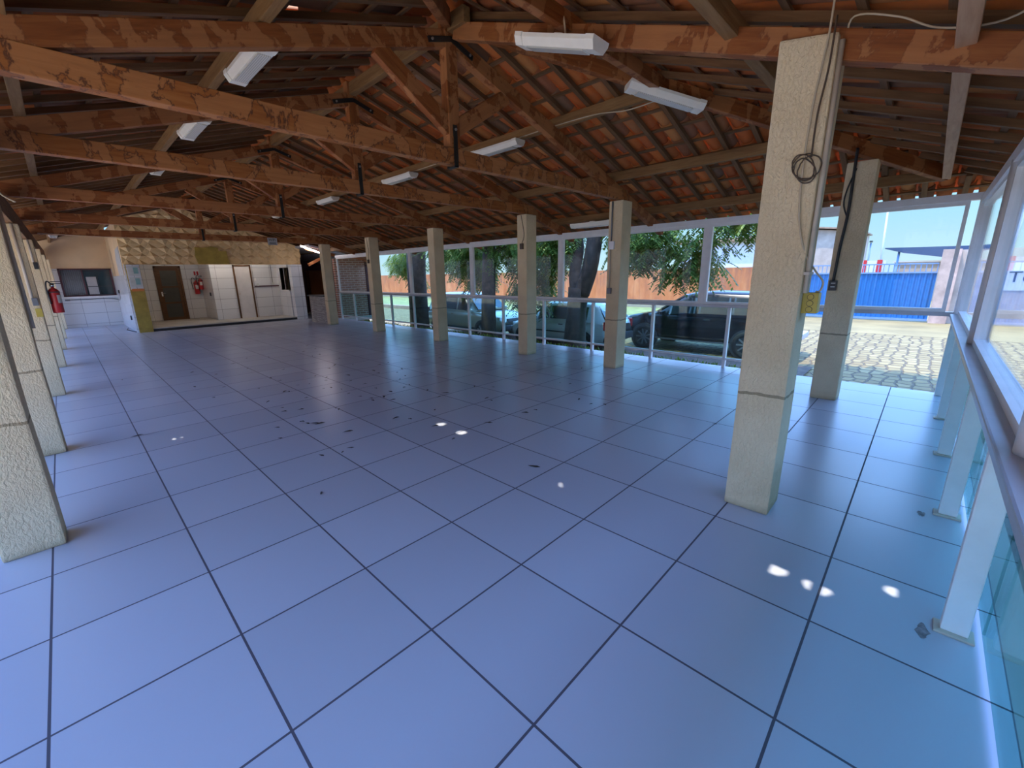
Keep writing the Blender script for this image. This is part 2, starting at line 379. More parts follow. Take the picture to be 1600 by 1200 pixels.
# ------------------------------------------------------------------ roof figures
XR, YH = 3.27, .38            # ridge, hip apex
SL = .305; SH = SL*1.2        # slopes of sides and of the hip end
ZT = 3.725                    # top of the trusses' rafters at the ridge
def zside(x, h=0): return ZT + h - SL*abs(x-XR)
def zhip(y, h=0): return ZT + h - SH*(YH-y)
def yhip(x): return YH - abs(x-XR)/1.2          # hip line
def zroof(x, y, h=0): return min(zside(x, h), zhip(y, h) if y < YH else 9)
XE_R, XE_L, YE_N, Y_FAR = 8.38, -1.85, -3.88, 18.25
G = -.78                      # yard level outside
SUN = V((-.232, .205, .951)).normalized()      # towards the sun

# ------------------------------------------------------------------ floor and yard
def setting():
    struct('floor', MB().box((-1.15,-3.6,-.12),(7.7,18.2,0)), 'floor', 'pale lilac glazed tile floor of the open hall, laid in a square grid')
    struct('trim_1', MB().box((-1.25,-3.75,G),(7.68,18.3,-.12)), 'concrete', 'concrete plinth under the hall floor')
    g = MB(); g.box((7.68,-60,G-.2),(20.2,80,G)); struct('ground_cobbles', g, 'cobble', 'sunlit cobblestone yard beyond the glass')
    struct('ground_dirt', MB().box((20.2,-60,G-.2),(120,80,G+.004)), 'dirt', 'yellow dirt strip in front of the blue gate')
    struct('ground_left', MB().box((-40,-60,G-.2),(-1.25,80,-.2)), 'sand', 'unseen ground on the open left side, coloured as bright sand to bounce light')  # unseen; bright colour chosen to throw warm light up at the roof
    struct('ground_front', MB().box((-1.25,-60,G-.2),(7.68,-3.75,G)), 'soil', 'dark bare ground outside the glazed end beside the camera')
    struct('ground_back', MB().box((-1.25,18.3,G-.2),(7.68,80,G)), 'concrete', 'ground behind the tiled bar wall')
    tag(MB().box((17.4,7.5,G),(17.9,40,G+.22)).build('kerb','kerb'), 'low brown kerb between cobbles and grass verge', 'kerb', kind='structure')
    struct('ground_verge', MB().box((17.9,7.5,G),(25.2,60,G+.16)), 'grass', 'pale grass verge along the foot of the orange wall')
    # planter bank under the glass
    b = MB(); ys = [-1.5 + i*.45 for i in range(24)]; vs = []; fs = []
    for y in ys:
        for x, z in ((7.69,-.16),(7.95,-.12),(8.3,-.2),(8.7,-.45),(9.1,G+.06),(12.4,G+.05)): vs.append((x, y, z + .05*noise.noise((x*3,y*3,0))))
    for i in range(len(ys)-1):
        for j in range(5): fs.append((i*6+j, i*6+j+1, i*6+j+7, i*6+j+6))
    b.add(vs, fs, True); tag(b.build('planting_bed','soil'), 'dark soil bank along the outer foot of the glass balustrade', 'flower bed', kind='structure')
    w = MB()
    for i in range(2600):
        y = rnd.uniform(-1.4, 11.9); x = rnd.uniform(7.85, 8.7)
        c = V((x, y, -.13 - max(0, x-8.2)*.6)); L = rnd.uniform(.05,.15); a = rnd.uniform(0, 2*PI)
        d = V((math.cos(a)*.6, math.sin(a)*.6, 1)).normalized()*L; s = V((-math.sin(a), math.cos(a), 0))*rnd.uniform(.008,.018)
        w.add([c-s, c+s, c+d*.7+s*.8, c+d, c+d*.7-s*.8], [(0,1,2,3,4)])
    tag(w.build('weeds','leaf'), 'low weeds growing on the soil bank outside the glass', 'weeds', kind='stuff')
setting()

# ------------------------------------------------------------------ roof covering
HOLES = [(2.69,-1.446,.05),(2.686,-2.806,.05),(2.673,-2.988,.055),(2.887,-3.26,.035),(2.886,.327,.045),(2.873,-.025,.05),(.862,2.005,.04)]
def tile_slope(org, u, v, n, ulen, vlen, ok, mb, pu=.1775, pv=.36):
    """barrel tiles: u across, v down the slope, n outwards"""
    org, u, v, n = V(org), V(u), V(v), V(n)
    rays = [(V((x,y,0)), r) for x, y, r in HOLES]
    def dist(p, r0):
        w = p - r0; return (w - SUN*w.dot(SUN)).length
    nc, nr = int(ulen/pu)+1, int(vlen/pv)+1
    for j in range(nr):
        for i in range(nc):
            c = org + u*((i+.5)*pu) + v*((j+.5)*pv)
            if not ok(c.x, c.y): continue
            near = [(a, r) for a, r in rays if dist(c, a) < .36]
            k1, k2 = (26, 44) if near else (7, 1)
            jit = rnd.uniform(-.006,.006); tw = rnd.uniform(-.012,.012); dv = rnd.uniform(-.012,.012)
            for chan in (True, False):
                vs = []; fs = []
                for b in range(k2+1):
                    t = b/k2; s = j*pv - .055 + dv + t*(pv+.085)
                    if chan: R = .079 - .009*t; h0 = -.02*(1-t)
                    else: R = .060 + .006*t; h0 = -.012 + .016*t
                    for a in range(k1+1):
                        ph = PI*a/k1; cu = (i+.5)*pu + jit + tw*t + (0 if chan else pu/2) + R*math.cos(ph)
                        hh = h0 - R*.72*math.sin(ph) if chan else h0 + R*.6*math.sin(ph)
                        vs.append(org + u*cu + v*s + n*hh)
                w = k1+1
                for b in range(k2):
                    for a in range(k1):
                        q = (b*w+a, b*w+a+1, (b+1)*w+a+1, (b+1)*w+a)
                        if near:
                            m = (vs[q[0]]+vs[q[2]])/2
                            if any(dist(m, r0) < r for r0, r in near): continue
                        fs.append(q)
                if chan:      # thick rim at the upper end, seen from inside
                    k = len(vs)
                    for a in range(w):
                        ph = PI*a/k1; R = .066; vs.append(org + u*((i+.5)*pu+jit+R*math.cos(ph)) + v*(j*pv-.055+dv) + n*(-.02 - R*.72*math.sin(ph)))
                    for a in range(k1): fs.append((a, k+a, k+a+1, a+1))
                mb.add(vs, fs, True)
HC0, HC1, HB0, HB1, HT = .115, .165, .168, .183, .262     # caibro bottom/top, batten, tile datum (normal offsets over rafter top)
def roof():
    cs = 1/math.sqrt(1+SL*SL); ss = SL*cs; ch = 1/math.sqrt(1+SH*SH); sh = SH*ch
    for side, nm, lab in ((1,'ceiling_right','underside of the right slope of the clay tile roof'),(-1,'ceiling_left','underside of the left slope of the clay tile roof')):
        xe = XE_R if side > 0 else XE_L; vl = abs(xe-XR)/cs
        v = V((side*cs,0,-ss)); n = V((side*ss,0,cs)); y0 = YE_N-.2
        mb = MB(); tile_slope(V((XR,y0,ZT)) + n*HT, (0,1,0), v, n, Y_FAR-y0, vl, lambda x, y: y > yhip(x)-.12, mb)
        c = struct(nm, mb, 'clay', lab)
        y = YE_N+.25; i = 0
        while y < Y_FAR-.05:
            x0 = XR + side*.03 if y > YH else XR + side*1.2*(YH-y)
            if abs(xe-x0) > .25:
                p0 = V((x0,y,zside(x0))) + n*HC0; p1 = V((xe,y,zside(xe))) + n*HC0
                beam('common_rafter', p0, p1, .05, HC1-HC0, 'rafter', c, 0, n)
            y += .355; i += 1
        for j in range(1, int(vl/.36)+1):
            s = j*.36-.03; x = XR + side*s*cs; ys = max(yhip(x), YE_N)
            p0 = V((x, ys, zside(x))) + n*HB0; p1 = V((x, Y_FAR, zside(x))) + n*HB0
            beam('batten', p0, p1, .045, HB1-HB0, 'rafter', c, 0, n)
    v = V((0,-ch,-sh)); n = V((0,-sh,ch)); vl = (YH-YE_N)/ch
    mb = MB(); tile_slope(V((XE_L-.2,YH,ZT)) + n*HT, (1,0,0), v, n, XE_R-XE_L+.4, vl, lambda x, y: y < yhip(x)+.12, mb)
    c = struct('ceiling_front', mb, 'clay', 'underside of the sloping hip end of the clay tile roof, above the camera')
    x = XE_L+.2
    while x < XE_R-.1:
        y0 = yhip(x)
        if y0-YE_N > .25:
            beam('common_rafter', V((x,y0,zhip(y0))) + n*HC0, V((x,YE_N,zhip(YE_N))) + n*HC0, .05, HC1-HC0, 'rafter', c, 0, n)
        x += .46
    for j in range(1, int(vl/.36)+1):
        s = j*.36-.03; y = YH - s*ch; hw = 1.2*(YH-y)
        beam('batten', V((max(XR-hw,XE_L),y,zhip(y))) + n*HB0, V((min(XR+hw,XE_R),y,zhip(y))) + n*HB0, .045, HB1-HB0, 'rafter', c, 0, n)
    # hip and ridge cap tiles
    def caps(name, p0, p1, lab):
        p0, p1 = V(p0), V(p1); M, L = frame(p0, p1); mb = MB(); k = int(L/.36)
        for i in range(k+1):
            vs = []; fs = []
            for t in (0,1):
                for a in range(9):
                    ph = PI*a/8; R = .13; vs.append(M @ V((i*.36 + t*.42, R*1.15*math.cos(ph), R*.7*math.sin(ph) + .02*t)))
            fs = [(a, a+1, a+10, a+9) for a in range(8)]; mb.add(vs, fs, True)
        tag(mb.build(name, 'clay'), lab, 'ridge tiles', kind='structure')
    ap = V((XR,YH,ZT+HT+.01))
    caps('ridge_capping', ap, V((XR,Y_FAR,ZT+HT+.01)), 'row of clay capping tiles along the ridge')
    caps('hip_capping', ap, V((XE_R, YH-(XE_R-XR)/1.2, zside(XE_R)+HT)), 'row of clay capping tiles along the right hip')
    caps('hip_capping', ap, V((XE_L, YH-(XR-XE_L)/1.2, zside(XE_L)+HT)), 'row of clay capping tiles along the left hip')
roof()

# ------------------------------------------------------------------ trusses, purlins
def strap(mb, lo, hi): mb.box(lo, hi)
def truss(yf, label, x0, x1, tm='tie'):
    y = yf+.05
    t = root('roof_truss', label, 'roof truss', (XR,y,2.58), 'roof trusses along the hall')
    beam('tie_beam', (x0,y,2.58), (x1,y,2.58), .10, .15, tm, t)
    zb = ZT-.147
    beam('rafter', (XR,y,zb), (XE_L+.45,y,zb-SL*(XR-XE_L-.45)), .09, .14, 'timber', t)
    beam('rafter', (XR,y,zb), (XE_R-.42,y,zb-SL*(XE_R-.42-XR)), .09, .14, 'timber', t)
    kp = MB(); kp.box((XR-.065,y-.05,2.735),(XR+.065,y+.05,3.82)); 
    M = Matrix(((0,1,0,0),(0,0,1,0),(1,0,0,0),(0,0,0,1)))
    beam('king_post', (XR,y+.05,2.735), (XR,y+.05,3.83), .13, .10, 'timber', t, .006, (0,-1,0))
    for s in (-1,1):
        beam('strut', (XR+s*.06,y,2.84), (XR+s*.80,y,3.30), .075, .145, 'timber', t)
    st = MB(); st.box((XR-.022,y-.062,2.56),(XR+.022,y-.05,2.93)); st.box((XR-.022,y-.062,2.56),(XR+.022,y+.062,2.572)); st.box((XR-.022,y+.05,2.56),(XR+.022,y+.062,2.93))
    so = st.build('iron_strap', 'steel', t)
    MB().lathe([(.012,0),(.012,.012)], (XR,y-.062,2.89), (0,-1,0), 10).build('bolt', 'bolt', so)
    for s in (-1,1):
        pl = MB(); M, L = frame((XR,y-.052,zb+.06),(XR+s*.26,y-.052,zb+.06-SL*.26)); pl.box((0,-.006,-.022),(L,.006,.022), M)
        po = pl.build('iron_plate', 'steel', t); MB().lathe([(.011,0),(.011,.012)], M @ V((L-.04,-s*.006,0)), (0,-1,0), 10).build('bolt', 'bolt', po)
    return t
truss(.35, 'nearest timber roof truss, its stained tie beam ending on the near right-row pillar', -.25, 6.66)
truss(2.25, 'second timber roof truss from the camera, with stained tie beam', -.25, 6.66)
truss(5.05, 'third timber roof truss from the camera, plain brown tie beam', -.25, 6.66, 'timber')
truss(7.92, 'fourth timber roof truss, just in front of the truss with the wifi sign', -.25, 6.66, 'timber')
truss(10.95, 'farthest timber roof truss, carrying the small white wifi sign', -.25, 6.66, 'timber')
def purlins():
    for x, y1, lab in ((4.9,YH-1.36,'upper purlin on the right slope, with a row of lamps under it'),(6.27,YH-2.5,'lower purlin on the right slope, above the right row of pillars'),(1.64,YH-1.36,'upper purlin on the left slope, with a row of lamps under it'),(.36,YH-2.43,'lower purlin on the left slope, near the left row of pillars')):
        o = beam('purlin', (x,y1,zside(x)), (x,Y_FAR-.1,zside(x)), .07, .115, 'grey'); tag(o, lab, 'purlin', 'purlins', 'thing')
    for x, lab in ((7.45,'eave purlin above the glass on the right'),(-.9,'eave purlin along the open left side')):
        yy = YH - abs(x-XR)/1.2
        tag(beam('purlin', (x,yy,zside(x)), (x,Y_FAR-.1,zside(x)), .07, .115, 'grey'), lab, 'purlin', 'purlins', 'thing')
    for w, lab in ((1.63,'upper cross purlin of the hip end, meeting the hip rafters'),(3.0,'middle cross purlin of the hip end, behind the nearest pillar'),(4.17,'lowest cross purlin of the hip end, reflected light put into its colour, close to the near glass')):
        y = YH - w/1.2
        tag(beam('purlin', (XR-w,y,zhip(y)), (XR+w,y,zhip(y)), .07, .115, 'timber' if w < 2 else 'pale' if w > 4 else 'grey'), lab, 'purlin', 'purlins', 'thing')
    tag(beam('ridge_beam', (XR,.12,ZT-.04), (XR,Y_FAR-.1,ZT-.04), .08, .13, 'grey'), 'ridge beam running the length of the hall on the king posts', 'beam', kind='thing')
    for s, lab in ((1,'right hip rafter running down to the corner of the glass'),(-1,'left hip rafter running down over the camera')):
        p0 = V((XR+s*.05,YH-.04,ZT-.02)); e = 4.15; p1 = V((XR+s*e,YH-e/1.2,ZT-.02-SL*e))
        tag(beam('hip_rafter', p0, p1, .08, .14, 'timber'), lab, 'hip rafter', kind='thing')
    tag(beam('hip_rafter', (3.31,YH-.05,3.63), (3.31,-3.55,3.63-SH*3.88), .09, .13, 'timber'), 'central rafter of the hip end, resting on the nearest pillar', 'hip rafter', kind='thing')
    tag(beam('wall_plate', (-.05,.3,2.29), (.12,17.9,2.29), .12, .28, 'rafter'), 'dark timber plate lying along the tops of the left pillars', 'beam', kind='thing')
purlins()

# ------------------------------------------------------------------ pillars
def pillar(lo, hi, z, label, top=None, group='cream pillars'):
    mb = MB()
    (x0,y0),(x1,y1) = lo, hi; n = 12
    if top is None: top = (z,z,z,z)
    vs = []; fs = []
    for i in range(n+1):
        t = i/n
        for (x,y),zt in zip(((x0,y0),(x1,y0),(x1,y1),(x0,y1)), top):
            w = .006*noise.noise((x*2, y*2, t*4)); vs.append((x+w, y+w, zt*t))
    for i in range(n):
        for j in range(4): fs.append((i*4+j, i*4+(j+1) % 4, i*4+4+(j+1) % 4, i*4+4+j))
    fs += [(3,2,1,0), (n*4,n*4+1,n*4+2,n*4+3)]
    mb.add(vs, fs)
    o = mb.build('pillar', 'stucco', bevel=.014)
    return tag(o, label, 'pillar', group, 'thing')
LY = [.35,2.38,5.33,8.23,11.22,14.1,17.6]
LXR = [.06,.078,.098,.136,.164,.192,.24]
LLAB = ['nearest cream pillar of the left row, grey junction box on its face','second cream pillar of the left row, small grey box near its top','third cream pillar of the left row, with conduit and a yellow tag','fourth cream pillar of the left row, behind the hanging red extinguisher','fifth cream pillar from the camera in the left row','sixth cream pillar from the camera in the left row','farthest cream pillar of the left row, beside the bar window']
for y, xr, lb in zip(LY, LXR, LLAB): pillar((xr-.26,y),(xr,y+.22), 2.285, lb)
RY = [.29,2.2,4.98,7.87,10.9]
RLAB = ['nearest cream pillar of the right row, white switch on its side','second cream pillar of the right row, black padlock-like box near its top','third cream pillar of the right row, in front of the champagne car','fourth cream pillar of the right row, next to the stone-clad counter pillar','farthest cream pillar of the right row, at the end of the stone-clad counter']
for y, lb in zip(RY, RLAB): pillar((6.41,y),(6.69,y+.23), 2.57, lb)
pillar((6.5,-2.57),(6.75,-2.31), 2.62, 'cream corner pillar in front of the view of the blue gate, black cable down it')
pillar((3.22,-2.64),(3.48,-2.38), 2.66, 'big nearest cream pillar standing alone on the tiles, yellow outlet box on it', top=(2.655,2.655,2.70,2.70))

# ------------------------------------------------------------------ bar wall, far end
def bar():
    Yb = 14.0
    top = lambda x: zside(x, .05)
    xs = [1.75, 2.5, XR, 4.2, 5.5, 6.87]
    poly = [(1.75,2.03)] + [(6.87,2.03)] + [(x, top(x)) for x in reversed(xs)]
    w = struct('wall_back', MB().prism(poly, 1, Yb, Yb+.15), 'relief', 'ochre wall of diamond relief panels above the bar recess')
    # relief facets
    mb = MB(); cell = .30; cz = .24; x = 1.75
    iy0 = 0
    def put(x0, z0, x1, z1):
        xm, zm = (x0+x1)/2, (z0+z1)/2; ox = .05*(1 if (round(x0*10)+round(z0*10)) % 2 else -1)
        P = {'c':(xm+ox,zm-ox*.6,.012)}
        ring = [(x0,z0,.004),(xm,z0,.08),(x1,z0,.004),(x1,zm,.02),(x1,z1,.004),(xm,z1,.08),(x0,z1,.004),(x0,zm,.02)]
        pts = [P['c']] + ring
        vs = [(a, Yb-h, min(b, top(a)-.02)) for a, b, h in pts]
        fs = [(0, i+1, (i+1) % 8+1) for i in range(8)]
        mb.add(vs, fs)
    while x < 6.87-.01:
        z = 2.03
        while z < 3.9:
            x1 = min(x+cell, 6.87)
            if z < top(x)-.05 or z < top(x1)-.05: put(x, z, x1, z+cz)
            z += cz
        x += cell
    mb.build('relief_panel', 'relief', w)
    # bare glue patch where panels are missing
    pts = [(3.62,2.045),(4.50,2.045),(4.47,2.46),(4.24,2.46),(4.24,2.56),(4.05,2.6),(3.8,2.55),(3.6,2.57),(3.57,2.3)]
    MB().prism(pts, 1, Yb-.088, Yb-.03).build('bare_patch', 'olive', w)
    # left pillar with glue, notices
    c = struct('wall_back_pier', MB().box((1.78,13.93,0),(2.12,14.2,2.03)), 'olive', 'olive yellow glue-smeared pier at the left corner of the bar, paper notices on it')
    MB().box((1.76,13.94,0),(1.785,14.2,2.03)).build('white_edge', 'walltile_x', c)
    MB().box((1.80,13.915,1.30),(2.11,13.93,2.02)).build('tile_patch', 'walltile', c)
    for z0, lb in ((1.70,'upper'),(1.38,'lower')):
        pn = tag(MB().box((1.83,13.905,z0),(2.08,13.914,z0+.28)).build('paper_notice', 'label'), f'{lb} of the two paper notices stuck on the yellow pier', 'notice', 'paper notices on the pier')
        MB().box((1.95,13.9,z0+.06),(2.06,13.906,z0+.24)).build('printed_block', 'teal', pn)
    MB().box((1.82,13.91,1.24),(2.10,13.928,1.32)).build('orange_smear', 'orange', c)
    struct('wall_back_post', MB().box((6.47,13.93,0),(6.87,14.2,2.03)), 'walltile', 'white tiled post at the right corner of the bar recess')
    # recess
    f = struct('floor_bar', MB().box((2.0,13.98,0),(6.47,17.1,.1)), 'concrete', 'raised beige step floor of the bar recess')
    MB().box((2.12,13.955,0),(6.47,13.98,.075)).build('dark_nosing', 'dark', f)
    d0, d1 = 2.80, 3.60
    mb = MB(); mb.box((1.75,17,0),(d0,17.15,2.6)); mb.box((d1,17,0),(4.3,17.15,2.6)); mb.box((d0,17,2.06),(d1,17.15,2.6))
    struct('wall_recess_left', mb, 'walltile', 'white tiled back wall of the recess around the brown panelled door')
    struct('wall_recess_pier', MB().box((4.18,15.45,0),(4.33,17,2.6)), 'walltile_x', 'white tiled return wall beside the two red extinguishers')
    d2, d3 = 4.90, 5.49
    mb = MB(); mb.box((4.18,15.3,0),(d2,15.45,2.6)); mb.box((d3,15.3,0),(6.6,15.45,2.6)); mb.box((d2,15.3,2.05),(d3,15.45,2.6))
    struct('wall_recess_right', mb, 'walltile', 'white tiled wall around the narrow white door')
    mb = MB(); mb.box((6.42,14.2,0),(6.55,15.3,1.10)); mb.box((6.42,14.2,1.93),(6.55,15.3,2.6)); mb.box((6.42,14.98,1.10),(6.55,15.3,1.93))
    struct('wall_recess_side', mb, 'walltile_x', 'white tiled side wall of the recess with a serving hatch')
    mb = MB(); mb.box((6.39,14.2,1.075),(6.60,15.0,1.10)); mb.box((6.40,14.98,1.1),(6.57,15.0,1.93)); struct('window_hatch', mb, 'white', 'open serving hatch in the white tiled side wall')
    struct('ceiling_recess', MB().box((1.92,14.16,2.50),(6.87,17.1,2.56)), 'whitewall', 'white ceiling of the bar recess')
    # unseen lamp added on the recess ceiling to brighten the recess
    rl = root('tube_lamp', 'added unseen strip lamp brightening the recess from behind the relief wall', 'lamp', (4.2,14.6,2.46))
    MB().box((2.6,14.55,2.46),(5.9,14.65,2.50)).build('batten_body', 'fixture', rl); tube_obj('glowing_tube', [(2.65,14.6,2.43),(5.85,14.6,2.43)], .018, 'recessfill', rl, 12)
    # brown door
    dr = struct('door_1', MB().box((d0,16.94,.1),(d0+.07,17.06,2.06)).box((d1-.07,16.94,.1),(d1,17.06,2.06)).box((d0,16.94,1.99),(d1,17.06,2.06)), 'door', 'brown timber door with three dark panels')
    a, b = d0+.07, d1-.07
    lf = MB()
    for x0,x1 in ((a,a+.09),(b-.09,b)): lf.box((x0,16.97,.1),(x1,17.02,1.99))
    for z0,z1 in ((.1,.2),(.70,.76),(1.28,1.34),(1.90,1.99)): lf.box((a+.09,16.97,z0),(b-.09,17.02,z1))
    lf.build('door_leaf', 'door', dr)
    for z0,z1 in ((.2,.70),(.76,1.28),(1.34,1.90)): MB().box((a+.09,16.99,z0),(b-.09,17.0,z1)).build('dark_panel', 'doorglass', dr)
    hd = MB().cbox((a+.045,16.955,1.06),(.04,.015,.16)).build('lock_plate', 'white', dr); tube_obj('door_handle', [(a+.05,16.95,1.09),(a+.05,16.91,1.09),(a+.15,16.91,1.09)], .01, 'chrome', dr)
    # white door
    dr = struct('door_2', MB().box((d2,15.24,.1),(d2+.045,15.36,2.05)).box((d3-.045,15.24,.1),(d3,15.36,2.05)).box((d2,15.24,2.0),(d3,15.36,2.05)), 'door', 'narrow off-white flush door in a brown frame')
    MB().box((d2+.045,15.27,.1),(d3-.045,15.31,2.0)).build('door_leaf', 'doorwhite', dr)
    MB().lathe([(.012,0),(.022,.02),(.018,.04)], (d2+.10,15.27,1.0), (0,-1,0), 12).build('door_knob', 'cream', dr)
    # pipe rail, switch boxes on the right recess wall
    t = root('wall_conduit', 'brown trunking with white boxes on the tiles right of the white door', 'conduit', (6.0,15.28,1.27))
    MB().box((5.55,15.26,1.24),(6.42,15.30,1.28)).build('trunking', 'maroon', t)
    MB().cbox((5.66,15.27,1.32),(.07,.05,.10)).build('socket_box', 'label', t); MB().cbox((6.22,15.27,1.34),(.07,.05,.10)).build('socket_box', 'label', t)
    tube_obj('riser', [(6.2,15.28,1.38),(6.2,15.28,2.05)], .009, 'plgrey', t)
    tag(MB().cbox((5.60,15.285,1.52),(.07,.03,.10)).build('light_switch', 'white'), 'white light switch on the tiles beside the white door', 'switch')
    tag(MB().cbox((4.165,15.75,1.02),(.03,.10,.12)).build('wall_socket', 'black'), 'small black socket on the return wall below the extinguishers', 'socket')
    # far left: window bay
    x0,x1,z0,z1 = .36,1.72,1.06,2.0
    mb = MB(); mb.box((-1.2,18,0),(x0,18.15,1.0)); mb.box((x0,18,0),(x1,18.15,z0)); mb.box((x1,18,0),(1.8,18.15,2.0)); mb.box((-1.2,18,1.0),(x0,18.15,z1))
    struct('wall_far', mb, 'walltile', 'white tiled lower wall at the far left end under the dark window')
    struct('wall_far_upper', MB().prism([(-1.4,2.0),(1.8,2.0),(1.8,zside(1.8,.2)),(-1.4,zside(-1.4,.2))], 1, 18, 18.15), 'beige', 'beige plastered upper wall over the dark window')
    mb = MB(); mb.box((1.75,14.15,2.0),(1.9,18,3.42)); mb.box((1.75,14.15,0),(1.9,14.6,2.0)); 
    sw = struct('wall_bar_side', MB().prism([(14.15,0),(18,0),(18,zside(1.75)-.02),(14.15,zside(1.75)-.02)], 0, 1.75, 1.9), 'beige', 'beige side wall of the bar block with a grey patch')
    MB().box((1.735,14.05,0),(1.755,17.99,1.72)).build('tile_facing', 'walltile_x', sw)
    MB().prism([(14.2,1.72),(15.6,1.72),(15.6,2.2),(15.2,2.5),(14.2,2.55)], 0, 1.738, 1.756).build('grey_patch', 'patch', sw)
    wn = struct('window_1', MB().box((x0,17.98,z0),(x0+.05,18.1,z1)).box((x1-.05,17.98,z0),(x1,18.1,z1)).box((x0,17.98,z0),(x1,18.1,z0+.04)).box((x0,17.98,z1-.04),(x1,18.1,z1)).box((.93,17.98,z0),(.97,18.1,z1)), 'maroon', 'dark window with closed slats on its left half at the far left end')
    sl = MB()
    for i in range(11): sl.tube([(x0+.07+i*.05,18.05,z0+.03),(x0+.07+i*.05,18.05,z1-.03)], .026, 6)
    sl.build('ribbed_shutter', 'plgrey', wn)
    MB().box((.97,18.04,z0+.04),(x1-.05,18.05,z1-.04)).build('dark_pane', 'carglass', wn)
    bk = MB(); bk.box((1.02,18.01,1.12),(1.28,18.03,1.72)); bk.build('pale_screen', 'patch', wn)
    bars = MB(); bars.box((1.30,18.0,z0+.04),(1.32,18.035,1.74)); bars.box((.99,18.0,1.38),(x1-.05,18.035,1.40)); bars.build('muntin', 'black', wn)
    struct('window_sill', MB().box((x0-.1,17.9,1.0),(x1+.06,18.0,1.06)), 'white', 'white sill under the dark window')
    cp = smooth_path([(.42,17.93,.95),(.9,17.93,.955),(1.4,17.93,.965),(1.68,17.92,.93),(1.73,17.4,.9),(1.73,16.9,1.0),(1.73,16.8,1.16)])
    pr = root('power_cord', 'dark cord strung along the tiles below the far window to a socket', 'cord', (1.0,17.93,.95))
    tube_obj('cord', cp, .014, 'plgrey', pr); MB().cbox((.42,17.94,.95),(.12,.05,.05)).build('plug', 'plgrey', pr); MB().cbox((1.72,16.8,1.2),(.04,.11,.11)).build('socket', 'black', pr)
    tag(MB().cbox((1.722,14.75,.42),(.03,.12,.13)).build('wall_socket', 'black'), 'small dark socket low on the tiled side of the bar corner', 'socket')
    tag(tube_obj('floor_cable', smooth_path([(1.68,15.9,.012),(1.6,15.3,.012),(1.68,14.6,.012),(1.72,14.25,.012)]), .012, 'black'), 'black cable lying on the floor along the bar corner', 'cable')
    # counter
    ct = root('serving_counter', 'stone-clad serving counter with a dark top next to the bar', 'counter', (6.55,11.7,0))
    MB().box((6.44,11.14,0),(6.68,12.45,.91)).build('stone_front', 'stone', ct)
    MB().box((6.38,11.14,.91),(6.78,12.5,.955)).build('counter_top', 'black', ct, bevel=.006)
    # annex behind the counter
    struct('floor_annex', MB().box((7.7,12.7,-.12),(9.2,17.5,-.01)), 'concrete', 'floor of the dark annex behind the counter')
    mb = MB(); mb.box((6.87,17.3,0),(9.2,17.45,3.2)); struct('wall_annex', mb, 'maroon', 'dark reddish back wall inside the annex')
    struct('wall_annex_side', MB().box((9.05,13.1,-.1),(9.2,17.3,2.6)), 'maroon', 'dark right wall inside the annex')
    struct('ceiling_annex', MB().prism([(6.75,2.62),(9.3,2.10),(9.3,2.16),(6.75,2.68)], 1, 12.75, 17.4), 'whitewall', 'sloping white ceiling of the annex')
    struct('wall_brick', MB().box((7.72,13.0,G),(8.95,13.14,2.22)), 'brick', 'brick wall of the annex seen through the glass')
    struct('wall_hatch_inside', MB().box((6.56,15.46,0),(6.88,15.56,2.5)), 'beige', 'tan wall seen inside the serving hatch')
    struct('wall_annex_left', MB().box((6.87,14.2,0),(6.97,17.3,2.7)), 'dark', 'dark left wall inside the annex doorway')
    er = MB(); tile_slope(V((7.55,12.55,2.60)), (0,1,0), V((.96,0,-.28)), V((.28,0,.96)), 1.5, 1.5, lambda x,y: True, er); 
    struct('roof_annex', er, 'clay', 'sunlit edge of orange roof tiles over the brick wall')
    tag(beam('ceiling_brace', (6.9,13.3,1.95), (7.75,13.3,2.36), .07, .10, 'timber'), 'brown diagonal timber under the white annex ceiling', 'beam', kind='thing')
    tag(beam('ceiling_beam', (6.7,12.95,2.50), (7.75,12.95,2.28), .07, .10, 'timber'), 'brown timber just below the lit tube', 'beam', kind='thing')
    tl = root('tube_lamp', 'lit white fluorescent tube glowing at the annex entrance', 'lamp', (7.0,12.85,2.5))
    M, L = frame((6.5,12.85,2.63),(7.3,12.85,2.36)); mm = MB(); mm.box((0,-.03,.02),(L,.03,.05), M); mm.build('batten_body', 'fixture', tl)
    tube_obj('glowing_tube', [M @ V((.03,0,0)), M @ V((L-.03,0,0))], .022, 'tube', tl, 12)
    cab = root('kitchen_cabinet', 'dark wooden cabinet against the annex back wall', 'cabinet', (7.6,17.1,0))
    MB().box((7.2,16.8,0),(8.05,17.28,1.9)).build('carcass', 'door', cab); MB().box((7.25,16.77,.05),(7.62,16.8,1.85)).build('door', 'maroon', cab); MB().box((7.64,16.77,.05),(8.0,16.8,1.85)).build('door', 'maroon', cab)
    tag(MB().box((8.3,16.9,0),(8.95,17.25,1.85)).build('tall_board', 'orangewall'), 'orange painted board leaning at the back of the annex', 'board')
bar()

